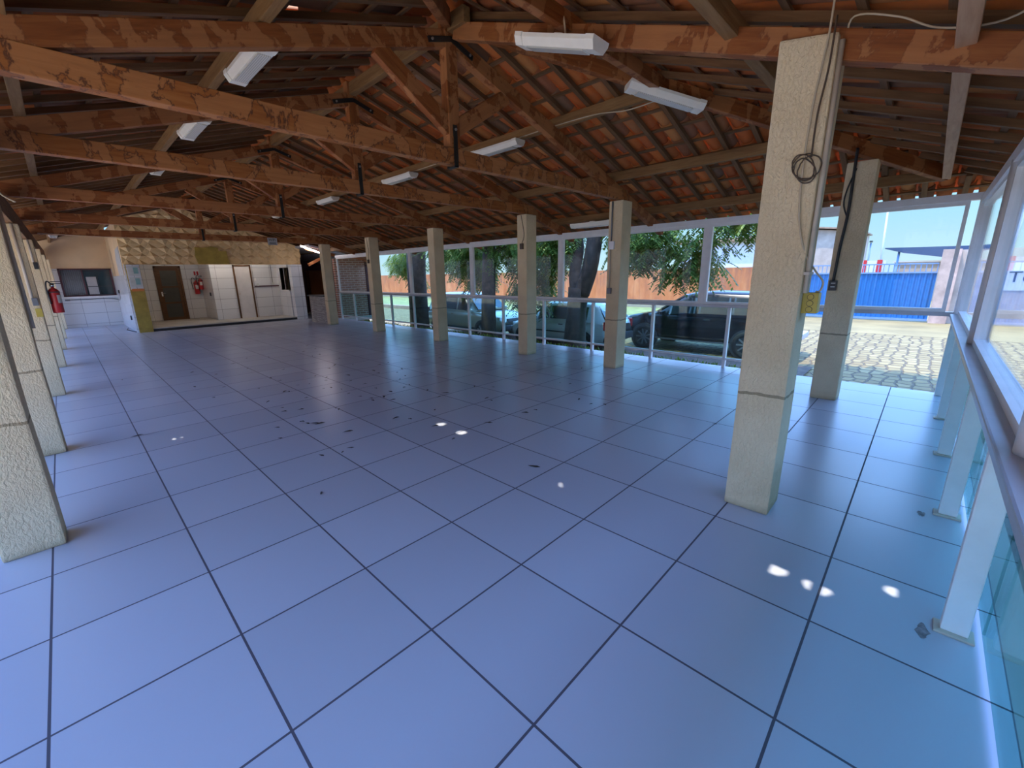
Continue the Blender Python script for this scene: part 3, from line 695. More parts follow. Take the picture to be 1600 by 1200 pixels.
def extinguisher(loc, h, r, label, face=(1,0,0), group=None):
    x,y,z = loc; f = V(face)
    t = root('fire_extinguisher', label, 'fire extinguisher', loc, group)
    MB().lathe([(r*.92,0),(r,.01),(r,h*.78),(r*.9,h*.86),(r*.55,h*.93),(r*.3,h*.95),(r*.28,h)], (0,0,0), n=20).build('cylinder', 'red', t, local=True)
    MB().lathe([(r*.3,h),(r*.42,h+.01),(r*.42,h+.045),(r*.2,h+.055)], (0,0,0), n=12).build('valve', 'chrome', t, local=True)
    MB().box((-.015,-.02,h+.05),(.12,.02,h+.065)).box((-.015,-.02,h+.085),(.13,.02,h+.1)).build('lever', 'black', t, local=True)
    sd = f.cross(V((0,0,1)))
    tube_obj('hose', smooth_path([V((0,0,h+.04)), V((0,0,h+.1))+sd*.09, V((0,0,h-.02))+sd*(r+.05), V((0,0,h*.35))+sd*(r+.035)]), .011, 'black', t, local=True)
    a0 = math.atan2(f.y, f.x); vs = []; fs = []
    for i in range(7):
        a = a0 - .6 + 1.2*i/6
        for zz in (h*.38, h*.68): vs.append((math.cos(a)*(r+.002), math.sin(a)*(r+.002), zz))
    fs = [(2*i,2*i+2,2*i+3,2*i+1) for i in range(6)]
    MB().add(vs, fs, True).build('instruction_label', 'label', t, local=True)
    MB().cbox((0,0,h*.8),(r*2.05,r*2.05,.018)).build('bracket', 'black', t, local=True)
    return t
extinguisher((.225,8.34,1.0), .47, .08, 'red fire extinguisher hanging on the fourth pillar of the left row', (.8,-.6,0))
extinguisher((3.99,16.86,1.02), .50, .085, 'left red extinguisher of the two hanging in the bar recess', (0,-1,0), 'extinguishers in the bar recess')
extinguisher((4.11,16.70,1.18), .42, .07, 'right, higher red extinguisher of the two in the bar recess', (0,-1,0), 'extinguishers in the bar recess')
for k in (0,1): tag(MB().box((4.0+k*.09,16.97,1.72),(4.05+k*.09,16.995,1.86)).build('safety_sign', 'red'), ('left','right')[k] + ' small red sign strip above the two recess extinguishers', 'sign')

# ------------------------------------------------------------------ glass
def glazing():
    gx = 7.6
    # lower balustrade on the right
    b = root('glass_balustrade', 'long green glass balustrade with white posts along the right edge', 'balustrade', (gx,5,0))
    MB().box((gx-.035,-1.9,.955),(gx+.045,12.5,1.0)).build('top_rail', 'alu', b, bevel=.006)
    MB().box((gx-.02,-1.9,.125),(gx+.02,12.5,.16)).build('bottom_rail', 'white', b)
    ys = [-1.9] + [-.975+1.24*i for i in range(11)] + [12.5]
    for y in ys[1:]:
        p = MB().box((gx-.035,y-.022,0),(gx+.035,y+.022,.955)).build('post', 'white', b, bevel=.004)
    for i in range(len(ys)-1):
        MB().box((gx-.005,ys[i]+.03,.16),(gx+.005,ys[i+1]-.03,.955)).build('green_pane', 'green', b)
    # upper windows on the right
    ms = [-3.36,-1.80,-.55,2.30,5.04,7.75,10.0,12.5]
    labs = ['clear upper pane in front of the blue gate','narrow clear upper pane behind the big near pillar','clear upper pane in front of the black car and drooping leaves','clear upper pane in front of the forked tree','clear upper pane in front of the middle tree','clear upper pane in front of the leftmost tree trunk','clear upper pane in front of the brick wall']
    for i in range(7):
        y0,y1 = ms[i]+.03, ms[i+1]-.03
        fr = MB(); fr.box((gx-.03,y0,1.0),(gx+.03,y1,1.04)); fr.box((gx-.03,y0,2.18),(gx+.03,y1,2.225)); fr.box((gx-.03,y0,1.04),(gx+.03,y0+.035,2.18)); fr.box((gx-.03,y1-.035,1.04),(gx+.03,y1,2.18))
        w = struct(f'window_{i+2}', fr, 'white', labs[i]); MB().box((gx-.004,y0+.035,1.04),(gx+.004,y1-.035,2.18)).build('pane', 'glass', w)
    struct('trim_2', MB().box((gx-.05,-3.42,2.225),(gx+.05,12.5,2.30)), 'white', 'white head rail above the right-hand windows')
    struct('trim_3', MB().box((gx-.04,-3.40,.95),(gx+.04,-1.9,1.0)), 'alu', 'grey rail under the window that looks to the blue gate')
    mb = MB()
    for m in ms[1:-1]: mb = MB().box((gx-.035,m-.03,1.0),(gx+.035,m+.03,2.225)); o = mb.build('window_mullion', 'white'); tag(o, None, 'mullion', 'white mullions between the right-hand windows', 'structure'); o['label'] = 'white mullion between two right-hand windows'
    cp = MB().box((gx-.08,-3.50,0),(gx+.02,-3.40,2.28)); o = cp.build('corner_post', 'white', bevel=.01); tag(o, 'white corner post where the two glass walls meet', 'post', kind='structure')
    # near glass end
    gy = -3.46
    b = root('glass_balustrade', 'near green glass balustrade with sturdy white posts, close beside the camera', 'balustrade', (4,gy,0))
    MB().box((.2,gy-.07,.945),(7.5,gy+.09,.985)).build('top_rail', 'alu', b, bevel=.008)
    for x in (.26,2.74,3.98,5.22,6.43):
        MB().box((x-.024,gy-.04,.012),(x+.024,gy+.045,.945)).build('post', 'white', b, bevel=.005)
        MB().box((x-.045,gy-.06,0),(x+.045,gy+.065,.012)).build('foot_plate', 'cream', b, bevel=.004)
    xs = [.2,1.5,2.74,3.98,5.22,6.43,7.5]
    for i in range(6):
        MB().box((xs[i]+.005,gy-.085,.04),(xs[i+1]-.005,gy-.075,.945)).build('green_pane', 'green_end', b)
    xm = [-.3,2.25,4.87,7.5]
    labs = ['near clear upper window nearest the camera','near clear upper window, second from the camera','near clear upper window next to the white corner post']
    for i in range(3):
        x0,x1 = xm[i]+.05, xm[i+1]-.05
        fr = MB(); fr.box((x0,gy-.03,.985),(x1,gy+.03,1.025)); fr.box((x0,gy-.03,2.14),(x1,gy+.03,2.18)); fr.box((x0,gy-.03,1.025),(x0+.04,gy+.03,2.14)); fr.box((x1-.04,gy-.03,1.025),(x1,gy+.03,2.14))
        w = struct(f'window_{i+10}', fr, 'white', labs[i]); MB().box((x0+.04,gy-.004,1.025),(x1-.04,gy+.004,2.14)).build('pane', 'glass_end', w)
    for x, lb in ((2.25,'rounded white mullion of the near glass, close to the camera'),(4.87,'rounded white mullion of the near glass, beside the corner')):
        o = MB().tube([(x,gy,.985),(x,gy,2.2)], .055, 16).build('window_mullion', 'white'); tag(o, lb, 'mullion', kind='structure')
    struct('trim_4', MB().box((-.3,gy-.04,2.18),(7.6,gy+.05,2.27)), 'white', 'white head beam over the near glass')
glazing()

# ------------------------------------------------------------------ lamps
def lamp(p0, p1, label, group='ceiling strip lamps'):
    """strip lamp body between two points (axis), hanging face down"""
    M, L = frame(p0, p1)
    t = root('strip_lamp', label, 'strip lamp', (V(p0)+V(p1))/2, group)
    prof = [(-.085,.035),(-.085,.01),(-.055,-.035),(.055,-.035),(.085,.01),(.085,.035)]
    mb = MB(); vs = [M @ V((x,y,z)) for x in (.07,L-.07) for y,z in prof]; k = 6
    mb.add(vs, [tuple(range(6))[::-1], tuple(range(6,12))] + [(i,(i+1)%6,(i+1)%6+6,i+6) for i in range(6)]); mb.build('housing', 'fixture', t)
    for a, b in ((0,.07),(L-.07,L)):
        e = MB(); pr = [(y*1.08, z*1.08) for y,z in prof]; vs = [M @ V((x,y,z)) for x in (a,b) for y,z in pr]
        e.add(vs, [tuple(range(6))[::-1], tuple(range(6,12))] + [(i,(i+1)%6,(i+1)%6+6,i+6) for i in range(6)]); e.build('end_cap', 'fixture', t)
    d = MB(); d.box((.10,-.045,-.045),(L-.10,.045,-.034), M); d.build('diffuser', 'diff', t)
    for s in (-1,1): q = MB(); q.add([M @ V(p) for p in ((.1,s*.058,-.034),(L-.1,s*.058,-.034),(L-.1,s*.082,.004),(.1,s*.082,.004))], [(0,1,2,3)] ); 
    hk = MB(); hk.box((L*.45,-.03,.03),(L*.55,.03,.055), M); hk.build('hook', 'fixture', t)
    return t
zpu = zside(4.9)-.06
lamp((4.80,.88,zpu),(4.80,1.74,zpu), 'strip lamp on the upper right purlin, just behind the nearest truss')
lamp((4.80,3.27,zpu),(4.80,4.15,zpu), 'strip lamp on the upper right purlin, between the second and third trusses')
lamp((4.80,6.2,zpu),(4.80,6.98,zpu), 'strip lamp on the upper right purlin, between the third and fourth trusses')
lamp((4.80,9.1,zpu),(4.80,9.9,zpu), 'strip lamp on the upper right purlin, before the wifi-sign truss')
lamp((4.80,12.4,zpu),(4.80,13.2,zpu), 'strip lamp on the upper right purlin, close to the relief wall')
zpl = zside(1.64)-.08
lamp((1.68,.46,zpl),(1.68,1.24,zpl), 'strip lamp on the upper left purlin, just behind the nearest truss')
lamp((1.68,2.42,zpl),(1.68,3.25,zpl), 'strip lamp on the upper left purlin, just behind the second truss')
lamp((1.68,4.75,zpl),(1.68,5.6,zpl), 'strip lamp on the upper left purlin, around the third truss')
lamp((.45,12.9,2.73),(.45,13.7,2.73), 'small far strip lamp near the beige wall at the left')
lamp((3.12,-.66,3.235),(3.12,-1.345,2.985), 'strip lamp hung along the central hip rafter, over the near floor')
lamp((4.52,-.765,3.27),(5.10,-1.26,3.085), 'strip lamp hung along the right hip rafter')
lamp((7.02,.80,2.34),(7.02,1.62,2.34), 'strip lamp under the right eave, behind the nearest right-row pillar')
def cables():
    t = lambda nm, pts, r, mat, lab, cat='cable', k=6: tag(tube_obj(nm, smooth_path(pts, k), r, mat), lab, cat)
    t('lamp_cable', [(4.86,-1.05,3.2),(4.855,-.6,3.18),(4.855,-.2,3.235),(4.858,.4,3.25),(4.858,1.3,3.24),(4.858,2.2,3.245),(4.858,3.4,3.24),(4.858,4.4,3.24)], .006, 'cable', 'pale cable tacked along the upper right purlin past the lamps')
    t('lamp_cable', [(3.14,-1.05,3.14),(3.17,-1.0,3.3),(3.2,-.9,3.36),(3.24,-.85,3.42)], .007, 'cable', 'short pale lead hanging to the lamp on the central hip rafter')
    t('loose_wire', [(.02,2.55,2.44),(.1,2.4,2.36),(.13,2.36,2.25),(.2,2.33,2.19)], .006, 'cable', 'loose pale wire end hanging at the second left pillar')
    # on the big pillar
    wx = 3.208
    t('pillar_cable', [(wx,-2.60,3.02),(wx,-2.60,2.66),(wx-.002,-2.575,2.35),(wx-.004,-2.57,2.05),(wx,-2.585,1.80),(wx+.02,-2.63,1.62),(wx+.09,-2.68,1.52),(wx+.14,-2.715,1.46),(wx+.13,-2.71,1.41),(3.34,-2.69,1.405)], .005, 'cable', 'white cable running down the big pillar and looping to the yellow outlet box')
    t('pillar_cable', [(wx,-2.622,2.72),(wx,-2.618,2.5),(wx-.002,-2.60,2.3),(wx-.004,-2.60,2.10)], .0045, 'brown_cable', 'brown cable running down the top of the big pillar to the coil')
    pts = []
    for i in range(90):
        a = i/90*2*PI*3.3; R = .058 + .014*math.sin(i*.31); pts.append((wx-.006-.004*(i % 3), -2.585+R*math.cos(a)+.016*math.sin(i*.19), 2.045+R*1.0*math.sin(a)+.014*math.cos(i*.23)))
    tag(tube_obj('cable_coil', smooth_path(pts, 2), .0034, 'brown_cable', n=6), 'coil of brown cable hanging on the big pillar', 'cable coil')
    cd = root('conduit', 'cream conduit down the near corner of the big pillar', 'conduit', (3.24,-2.65,0))
    tube_obj('pipe', [(3.245,-2.652,2.62),(3.25,-2.655,1.40)], .013, 'cream', cd); MB().box((3.215,-2.668,1.50),(3.33,-2.64,1.515)).build('clip', 'cream', cd)
    tag(tube_obj('eave_cable', smooth_path([(3.30,-2.66,2.62),(3.28,-2.68,2.72),(3.29,-2.85,2.66),(3.28,-3.0,2.56),(3.22,-3.2,2.50),(3.0,-3.35,2.50)]), .0045, 'cable'), 'pale cable arching from the big pillar top along the central rafter', 'cable')
    ob = root('outlet_box', 'yellow three-way outlet box low on the big pillar', 'outlet box', (3.33,-2.67,1.34))
    MB().box((3.29,-2.715,1.285),(3.37,-2.64,1.40)).build('box', 'yellow', ob, bevel=.004)
    for i in range(3):
        MB().lathe([(.0145,0),(.0145,.004)], (3.2895,-2.678,1.307+i*.035), (-1,0,0), 16).build('outlet', 'yellow', ob)
        MB().lathe([(.0168,0),(.0168,.002)], (3.290,-2.678,1.307+i*.035), (-1,0,0), 16).build('outlet_ring', 'ink', ob)
    # corner pillar
    t('pillar_cable', [(6.485,-2.38,2.75),(6.485,-2.385,2.5),(6.485,-2.39,2.1),(6.485,-2.37,1.75),(6.485,-2.36,1.38)], .014, 'black', 'thick black cable down the corner pillar to a black socket')
    t('pillar_cable', [(6.487,-2.40,2.55),(6.48,-2.35,2.35),(6.48,-2.34,2.2),(6.487,-2.38,2.08)], .007, 'black', 'thin black wire looping beside the thick cable on the corner pillar')
    sk = root('black_socket', 'black double socket on the corner pillar at the end of the black cable', 'socket', (6.49,-2.36,1.33))
    MB().box((6.47,-2.40,1.28),(6.50,-2.325,1.39)).build('box', 'black', sk, bevel=.004)
    for z in (1.315,1.355): MB().box((6.467,-2.385,z),(6.471,-2.345,z+.012)).build('white_slot', 'label', sk)
    # right row pillars
    sw = root('wall_switch', 'white switch box with dark conduit on the nearest right-row pillar', 'switch', (6.40,.43,1.92))
    MB().box((6.375,.40,1.87),(6.41,.48,1.99)).build('box', 'white', sw, bevel=.004); tube_obj('conduit', [(6.395,.455,2.56),(6.395,.455,1.99)], .012, 'plgrey', sw); tube_obj('conduit', [(6.395,.46,1.87),(6.395,.46,1.28)], .010, 'cream', sw)
    tag(MB().box((6.38,.42,1.20),(6.41,.49,1.29)).build('wall_socket', 'plgrey', bevel=.004), 'grey socket below the white switch on the nearest right-row pillar', 'socket')
    for y, z, lb in ((2.3,2.02,'second'),(7.97,1.94,'fourth')):
        s2 = root('junction_box', f'small dark box hung by a wire on the {lb} right-row pillar', 'junction box', (6.4,y,z))
        MB().box((6.37,y-.035,z-.05),(6.41,y+.035,z+.05)).build('box', 'brown_cable', s2, bevel=.005); tube_obj('wire', smooth_path([(6.4,y+.02,2.56),(6.4,y-.03,2.35),(6.4,y-.05,2.2),(6.395,y,z+.05)]), .005, 'brown_cable', s2)
    # left row
    def boxed(nm, x0, x1, y, z0, z1, mat, lab, pipe=None, pm='plgrey'):
        r = root(nm, lab, 'junction box', ((x0+x1)/2,y-.03,z0)); MB().box((x0,y-.05,z0),(x1,y,z1)).build('box', mat, r, bevel=.005)
        if pipe: tube_obj('conduit', [((x0+x1)/2-.02,y-.025,z1),((x0+x1)/2-.02,y-.025,pipe)], .016, pm, r)
    boxed('junction_box', -.075, .005, .345, 1.22, 1.34, 'plgrey', 'grey junction box with dark conduit on the nearest left pillar', 2.28, 'black')
    boxed('junction_box', -.03, .035, 2.375, 2.02, 2.13, 'plgrey', 'small grey box high on the second left pillar')
    boxed('junction_box', .03, .085, 5.325, 1.25, 1.35, 'plgrey', 'dark grey box above the yellow tag on the third left pillar', 2.28, 'cream')
    tag(MB().box((.035,5.315,1.10),(.097,5.328,1.21)).build('yellow_tag', 'yellow'), 'yellow tag below the dark box on the third left pillar', 'tag')
    boxed('junction_box', .07, .125, 8.225, 1.78, 1.9, 'black', 'small dark box on the fourth left pillar', 2.28, 'cream')
    cd = root('conduit', 'cream conduit down the side of the second left pillar', 'conduit', (.09,2.5,1.2)); tube_obj('pipe', [(.09,2.5,2.28),(.09,2.5,1.15)], .014, 'cream', cd)
    r = root('conduit', 'thin cable tacked under the farthest truss from the left wall to the wifi sign', 'cable', (2,11,2.57)); tube_obj('wire', smooth_path([(.2,10.93,2.6),(1.5,10.93,2.56),(3.0,10.93,2.555)]), .006, 'cable', r)
    # wifi sign
    s = root('wifi_sign', 'small white paper sign reading WIFI on the farthest truss', 'sign', (4.98,10.93,2.5))
    MB().box((4.85,10.925,2.50),(5.11,10.935,2.70)).build('sheet', 'whitewall', s)
    R = Matrix(((1,0,0,0),(0,0,-1,0),(0,1,0,0),(0,0,0,1)))
    text('lettering', 'WIFI', .10, 'ink', Matrix.Translation((4.87,10.922,2.61)) @ R, s)
    for z in (2.56,2.535): MB().box((4.89,10.921,z),(5.07,10.926,z+.012)).build('text_line', 'ink', s)
    MB().box((4.86,10.921,2.505),(5.10,10.926,2.512)).build('text_line', 'ink', s)
cables()

# ------------------------------------------------------------------ litter
def litter():
    pts = [(2.25, 3.06), (2.08, 2.03), (3.01, 3.44), (3.88, 4.86), (1.64, 5.66), (1.88, 5.14), (1.74, 4.04), (2.67, 6.37), (2.02, 1.34), (1.93, 0.45), (2.81, 0.33), (2.71, -0.1), (3.88, 0.67), (4.31, 1.0), (4.17, 1.22), (2.76, 0.72), (3.04, 1.75), (3.21, 2.58), (2.39, 1.67), (1.66, 1.57), (4.12, 7.03), (5.11, 0.43), (4.62, -0.6), (6.08, 2.85), (3.76, -0.09), (4.76, -1.8), (4.6, -0.25), (1.57, 1.21), (1.99, 1.4), (2.66, 3.23), (2.51, 3.29), (2.8, 2.26), (3.23, 1.91), (3.61, 1.57), (1.93, 1.45)]
    for i in range(104):
        if i < len(pts): x, y = pts[i]
        elif i < 90: x, y = rnd.gauss(3.0,.9), rnd.gauss(2.6,1.7)
        else: x, y = rnd.uniform(.6,6.2), rnd.uniform(-1.5,12)
        x = min(max(x,.5),6.2)
        L = rnd.uniform(.02,.042) if i % 4 else rnd.uniform(.042,.06); a = rnd.uniform(0,PI); h = rnd.uniform(.004,.012)
        c, s = math.cos(a), math.sin(a); mb = MB()
        sh = [(-L,0,.002),(-L*.4,-L*.3,h),(L*.4,-L*.25,h*.6),(L,0,.003),(L*.45,L*.28,h),(-L*.35,L*.3,h*.5)]
        vs = [(x+p*c-q*s, y+p*s+q*c, z) for p,q,z in sh] + [(x, y, h*.4)]
        mb.add(vs, [(6,k,(k+1) % 6) for k in range(6)])
        o = mb.build('dry_leaf', 'deadleaf'); tag(o, 'small dark dry leaf fallen on the tile floor', 'leaf', 'dry leaves on the floor')
litter()
def smudge(x, y, R0, lab):
    r = random.Random(int(x*100)); mb = MB(); k = 18
    vs = [(x,y,.0022)] + [(x+math.cos(2*PI*i/k)*R0*r.uniform(.45,1.1), y+math.sin(2*PI*i/k)*R0*.5*r.uniform(.4,1.1), .0012) for i in range(k)]
    mb.add(vs, [(0,i+1,(i+1) % k+1) for i in range(k)]); tag(mb.build('dirt_smudge', 'rustdirt'), lab, 'dirt')
smudge(2.66, -3.36, .06, 'rusty dirt smudge on the floor at the foot of the nearest white post')
smudge(3.90, -3.34, .05, 'rusty dirt smudge on the floor at the foot of the second nearest white post')

# ------------------------------------------------------------------ yard: wall, gate, buildings
def yard():
    X = 25.3
    struct('wall_front_outside', MB().box((-3,-6.4,G),(8.6,-6.2,3.2)), 'darkgreen', 'added unseen dark green wall blocking sky light outside the near glass')  # added out of view to keep sky light off the near floor
    struct('wall_right', MB().box((X,2.2,G),(X+.2,60,1.62)), 'orangewall', 'long weathered orange perimeter wall across the yard')
    struct('wall_left_outside', MB().box((-9.2,-9,G),(-9,40,3.3)), 'tanwall', 'added unseen tan wall cutting sky light on the open left side')  # added out of view to cut sky reflections in the right-hand glass
    g = root('yard_gate', 'blue corrugated steel gate with vertical bars along its top', 'gate', (X,-.6,G))
    y0,y1 = -3.3, 2.15; mb = MB(); n = 32; vs = []; fs = []
    for i in range(n*4+1):
        y = y0 + (y1-y0)*i/(n*4); d = (0,.035,.035,0)[i % 4]; 
        for x in (X+d, X+d+.01): 
            for z in (G+.1,1.24): vs.append((x,y,z))
    for i in range(n*4): fs += [(i*4,i*4+1,i*4+5,i*4+4),(i*4+2,i*4+6,i*4+7,i*4+3)]
    mb.add(vs, fs); mb.build('corrugated_sheet', 'blue', g)
    fr = MB(); fr.box((X-.03,y0,1.22),(X+.04,y1,1.28)); fr.box((X-.03,y0,1.58),(X+.03,y1,1.63)); fr.box((X-.03,y0,G+.06),(X+.04,y1,G+.14)); fr.build('rail', 'bluebar', g)
    k = 0; y = y0+.02
    while y < y1:
        MB().box((X-.012,y-.015,1.28),(X+.012,y+.015,1.58)).build('bar', 'bluebar', g); y += .165
    struct('wall_pillar', MB().box((X-.25,-3.85,G),(X+.25,-3.33,2.13)), 'pinkplaster', 'pinkish plastered gate pillar at the right end of the blue gate')
    struct('wall_right_near', MB().box((X,-40,G),(X+.2,-3.85,2.1)), 'tanwall', 'tan perimeter wall right of the gate pillar')
    s = root('wall_sign', 'white painted sign panel with dark lettering on the tan wall', 'sign', (X,-7,.5))
    MB().box((X-.02,-10.5,.55),(X,-4.98,1.56)).build('panel', 'whitewall', s)
    R = Matrix(((0,0,-1,0),(-1,0,0,0),(0,1,0,0),(0,0,0,1)))
    text('lettering', 'T6', .58, 'ink', Matrix.Translation((X-.025,-5.2,.86)) @ R, s)
    h = root('white_building', 'white building with a dark roof edge behind the orange wall', 'building', (40,9,0))
    MB().box((36,6.2,G),(46,11.5,3.55)).build('wall', 'whitewall', h); MB().box((35.6,5.8,3.55),(46.4,11.9,3.78)).build('roof', 'kerb', h)
    h = root('brown_building', 'brown gabled building far beyond the gate', 'building', (52,4.2,0))
    MB().prism([(1.9,G),(7.0,G),(7.0,4.0),(4.6,4.75),(1.9,4.45)], 0, 48, 58).build('wall', 'tanwall', h); MB().box((47.9,3.0,2.2),(48,3.25,3.6)).build('dark_slot', 'kerb', h); MB().prism([(1.7,4.5),(4.6,4.85),(7.2,4.05),(7.2,4.15),(4.6,4.97),(1.7,4.62)], 0, 47.6, 58.2).build('roof', 'kerb', h)
    h = root('solar_canopy', 'dark blue tilted solar panel canopy over a tan hut beyond the gate', 'canopy', (40,-2.6,0))
    M = Matrix.Translation((40,-2.5,2.45)); mb = MB(); mb.prism([(-.6,2.72),(-.62,2.66),(-1.6,2.35),(-3.9,1.95),(-6,1.6),(-6,2.66),(-3.9,2.66)], 0, 39.9, 40.6); mb.build('panel', 'solar', h)
    MB().tube([(40.2,-1.35,G),(40.2,-1.35,2.45)], .06, 8).build('post', 'bluebar', h); MB().box((41,-6.5,G),(44,-1.2,1.75)).build('hut_wall', 'tanwall', h); MB().box((40.9,-6.6,1.75),(44.1,-1.1,1.85)).build('hut_roof', 'whitewall', h)
    p = root('street_lamp', 'dark street lamp post left of the solar canopy', 'street lamp', (50,1.0,0)); MB().tube([(50,.95,G),(50,1.02,3.5)], .06, 8).build('post', 'bluebar', p); MB().cbox((50,1.02,3.6),(.5,.2,.12)).build('lamp_head', 'black', p)
    tag(MB().tube([(50,.05,G),(50,.35,7)], [.09,.06], 8).build('utility_pole', 'pole'), 'tall pale utility pole beyond the blue gate', 'pole')
    tag(MB().tube([(46,4.6,G),(46,4.6,6.2)], .05, 8).build('utility_pole', 'pole'), 'thin pale pole in front of the brown building', 'pole')
    b = root('red_kiosk', 'small white kiosk with red side strips seen over the gate', 'kiosk', (44,.2,0)); MB().box((44,-.55,G),(45,.95,1.95)).build('body', 'whitewall', b); MB().box((43.95,-.35,G),(44,-.05,2.0)).build('red_strip', 'red', b); MB().box((43.95,.55,G),(44,.75,2.0)).build('red_strip', 'red', b)
yard()

# ------------------------------------------------------------------ trees
def tree(loc, label, trunk, limbs, blobs, seed, n=9000):
    r = random.Random(seed); t = root('shade_tree', label, 'tree', loc)
    MB().tube(smooth_path([p for p, _ in trunk], 4), [trunk[0][1]]*0 or [trunk[min(i//4, len(trunk)-1)][1]*(1-(i % 4)/4) + trunk[min(i//4+1, len(trunk)-1)][1]*(i % 4)/4 for i in range((len(trunk)-1)*4+1)], 14).build('trunk', 'bark', t)
    for lb in limbs:
        pts = [V(p) for p, _ in lb]; k = 4; rs = [lb[min(i//k, len(lb)-1)][1]*(1-(i % k)/k) + lb[min(i//k+1, len(lb)-1)][1]*(i % k)/k for i in range((len(lb)-1)*k+1)]
        MB().tube(smooth_path(pts, k), rs, 10).build('limb', 'bark', t)
    mb = MB()
    for c, rad, *_ in blobs:
        c = V(c); vol = 4.19*rad[0]*rad[1]*rad[2]; m = int(vol*(2500 if vol < 6 else 420))
        for _ in range(max(1, m//14)):          # sprays of drooping leaflets
            d = V((r.gauss(0,1), r.gauss(0,1), r.gauss(0,1))).normalized()*(r.random()**.45)
            p = c + V((d.x*rad[0], d.y*rad[1], d.z*rad[2])); a = r.uniform(0,2*PI)
            ax = V((math.cos(a), math.sin(a), r.uniform(-1.1,-.1))).normalized(); sd = ax.cross(V((0,0,1))).normalized(); L = r.uniform(.25,.5)
            for q in range(14):
                s = (q//2+1)/7; o = p + ax*L*s + V((0,0,-.12*s*s)); sg = 1 if q % 2 else -1
                ld = (sd*sg + ax*.7 + V((0,0,-.45))).normalized()*r.uniform(.10,.17); wd = ld.cross(V((0,0,1)) + ax*.3).normalized()*r.uniform(.018,.028)
                mb.add([o, o+ld*.45+wd, o+ld, o+ld*.45-wd], [(0,1,2,3)])
    mb.build('foliage', 'leaf', t); return t
tree((9.7,3.4,G), 'forked tree with a thick trunk in front of the white hatchback',
     [((9.7,3.38,G-.1),.36),((9.7,3.4,-.3),.30),((9.7,3.36,.5),.25),((9.7,3.3,1.15),.27)],
     [[((9.7,3.36,1.0),.17),((9.7,3.44,1.5),.15),((9.72,3.36,2.2),.14),((9.7,3.6,3.2),.11),((9.9,4.2,4.6),.06)],
      [((9.7,3.22,1.0),.21),((9.7,3.0,1.6),.2),((9.68,2.86,2.3),.19),((9.6,2.6,3.4),.15),((9.6,1.6,4.6),.08)],
      [((9.6,1.6,4.6),.08),((10.3,.2,4.5),.06),((11.0,-1.6,4.2),.03)],  # out-of-view limb, added with the last crown blob to shade the cobbles
      [((9.68,2.86,2.3),.12),((9.9,1.9,2.9),.09),((10.2,1.0,2.9),.05),((10.4,.4,2.4),.03)]],
     [((9.9,3.3,4.7),(2.2,3.4,1.3)),((10.2,1.3,2.9),(1.4,1.5,.9)),((10.5,.7,1.95),(.7,.65,.6)),((10.3,1.9,2.2),(.8,.9,.6)),((10.4,1.15,1.55),(.4,.4,.3)),((10.0,4.3,2.4),(.9,.5,.8)),((10.5,5.0,1.5),(.4,.35,.55)),((10.4,-.3,2.6),(.7,.8,.4)),((9.6,3.7,2.5),(.5,.5,.5)),((11.0,-1.5,4.0),(1.2,1.5,.45))], 3, 26000)
tree((9.55,6.55,G), 'straight dark-trunked tree between the champagne car and the hatchback',
     [((9.55,6.55,G-.1),.27),((9.55,6.55,.3),.23),((9.55,6.5,1.4),.21),((9.55,6.45,2.4),.2),((9.6,6.5,3.4),.16)],
     [[((9.55,6.5,1.9),.11),((9.8,6.0,2.4),.09),((10.2,5.4,2.9),.05)],[((9.55,6.5,2.3),.12),((9.6,7.1,3.1),.09),((9.8,7.8,4.0),.05)]],
     [((9.9,6.8,4.4),(2.0,2.4,1.4)),((10.2,6.0,2.3),(.9,.8,.6)),((10.2,5.6,1.5),(.45,.4,.55)),((10.0,7.9,2.5),(.8,.7,.7)),((10.3,5.9,1.0),(.4,.4,.5)),((9.3,6.3,2.8),(.6,.6,.4)),((10.4,5.2,1.25),(.6,.5,.75)),((10.2,7.6,1.75),(.7,.6,.75)),((10.5,8.8,2.0),(.7,.7,.5)),((10.3,4.6,2.1),(.7,.6,.5))], 5, 19000)
tree((9.95,10.9,G), 'broad dark-trunked tree, leftmost in the yard, by the brick wall',
     [((9.95,10.9,G-.1),.40),((9.95,10.9,.2),.36),((9.95,10.9,1.4),.35),((9.95,10.85,2.4),.36),((10.0,10.9,3.4),.28)],
     [[((9.95,10.9,2.2),.15),((10.1,11.8,2.8),.10),((10.4,12.6,2.9),.05)],[((9.95,10.9,2.4),.15),((10.0,9.9,3.2),.1),((10.2,9.0,3.6),.05)]],
     [((10.1,11.0,4.4),(2.2,2.8,1.4)),((10.6,12.3,2.1),(.7,.7,.6)),((11.0,12.4,1.35),(.4,.4,.5)),((10.3,9.6,2.4),(.7,.7,.5)),((11.3,13.6,2.2),(.8,.8,.6))], 8, 19000)

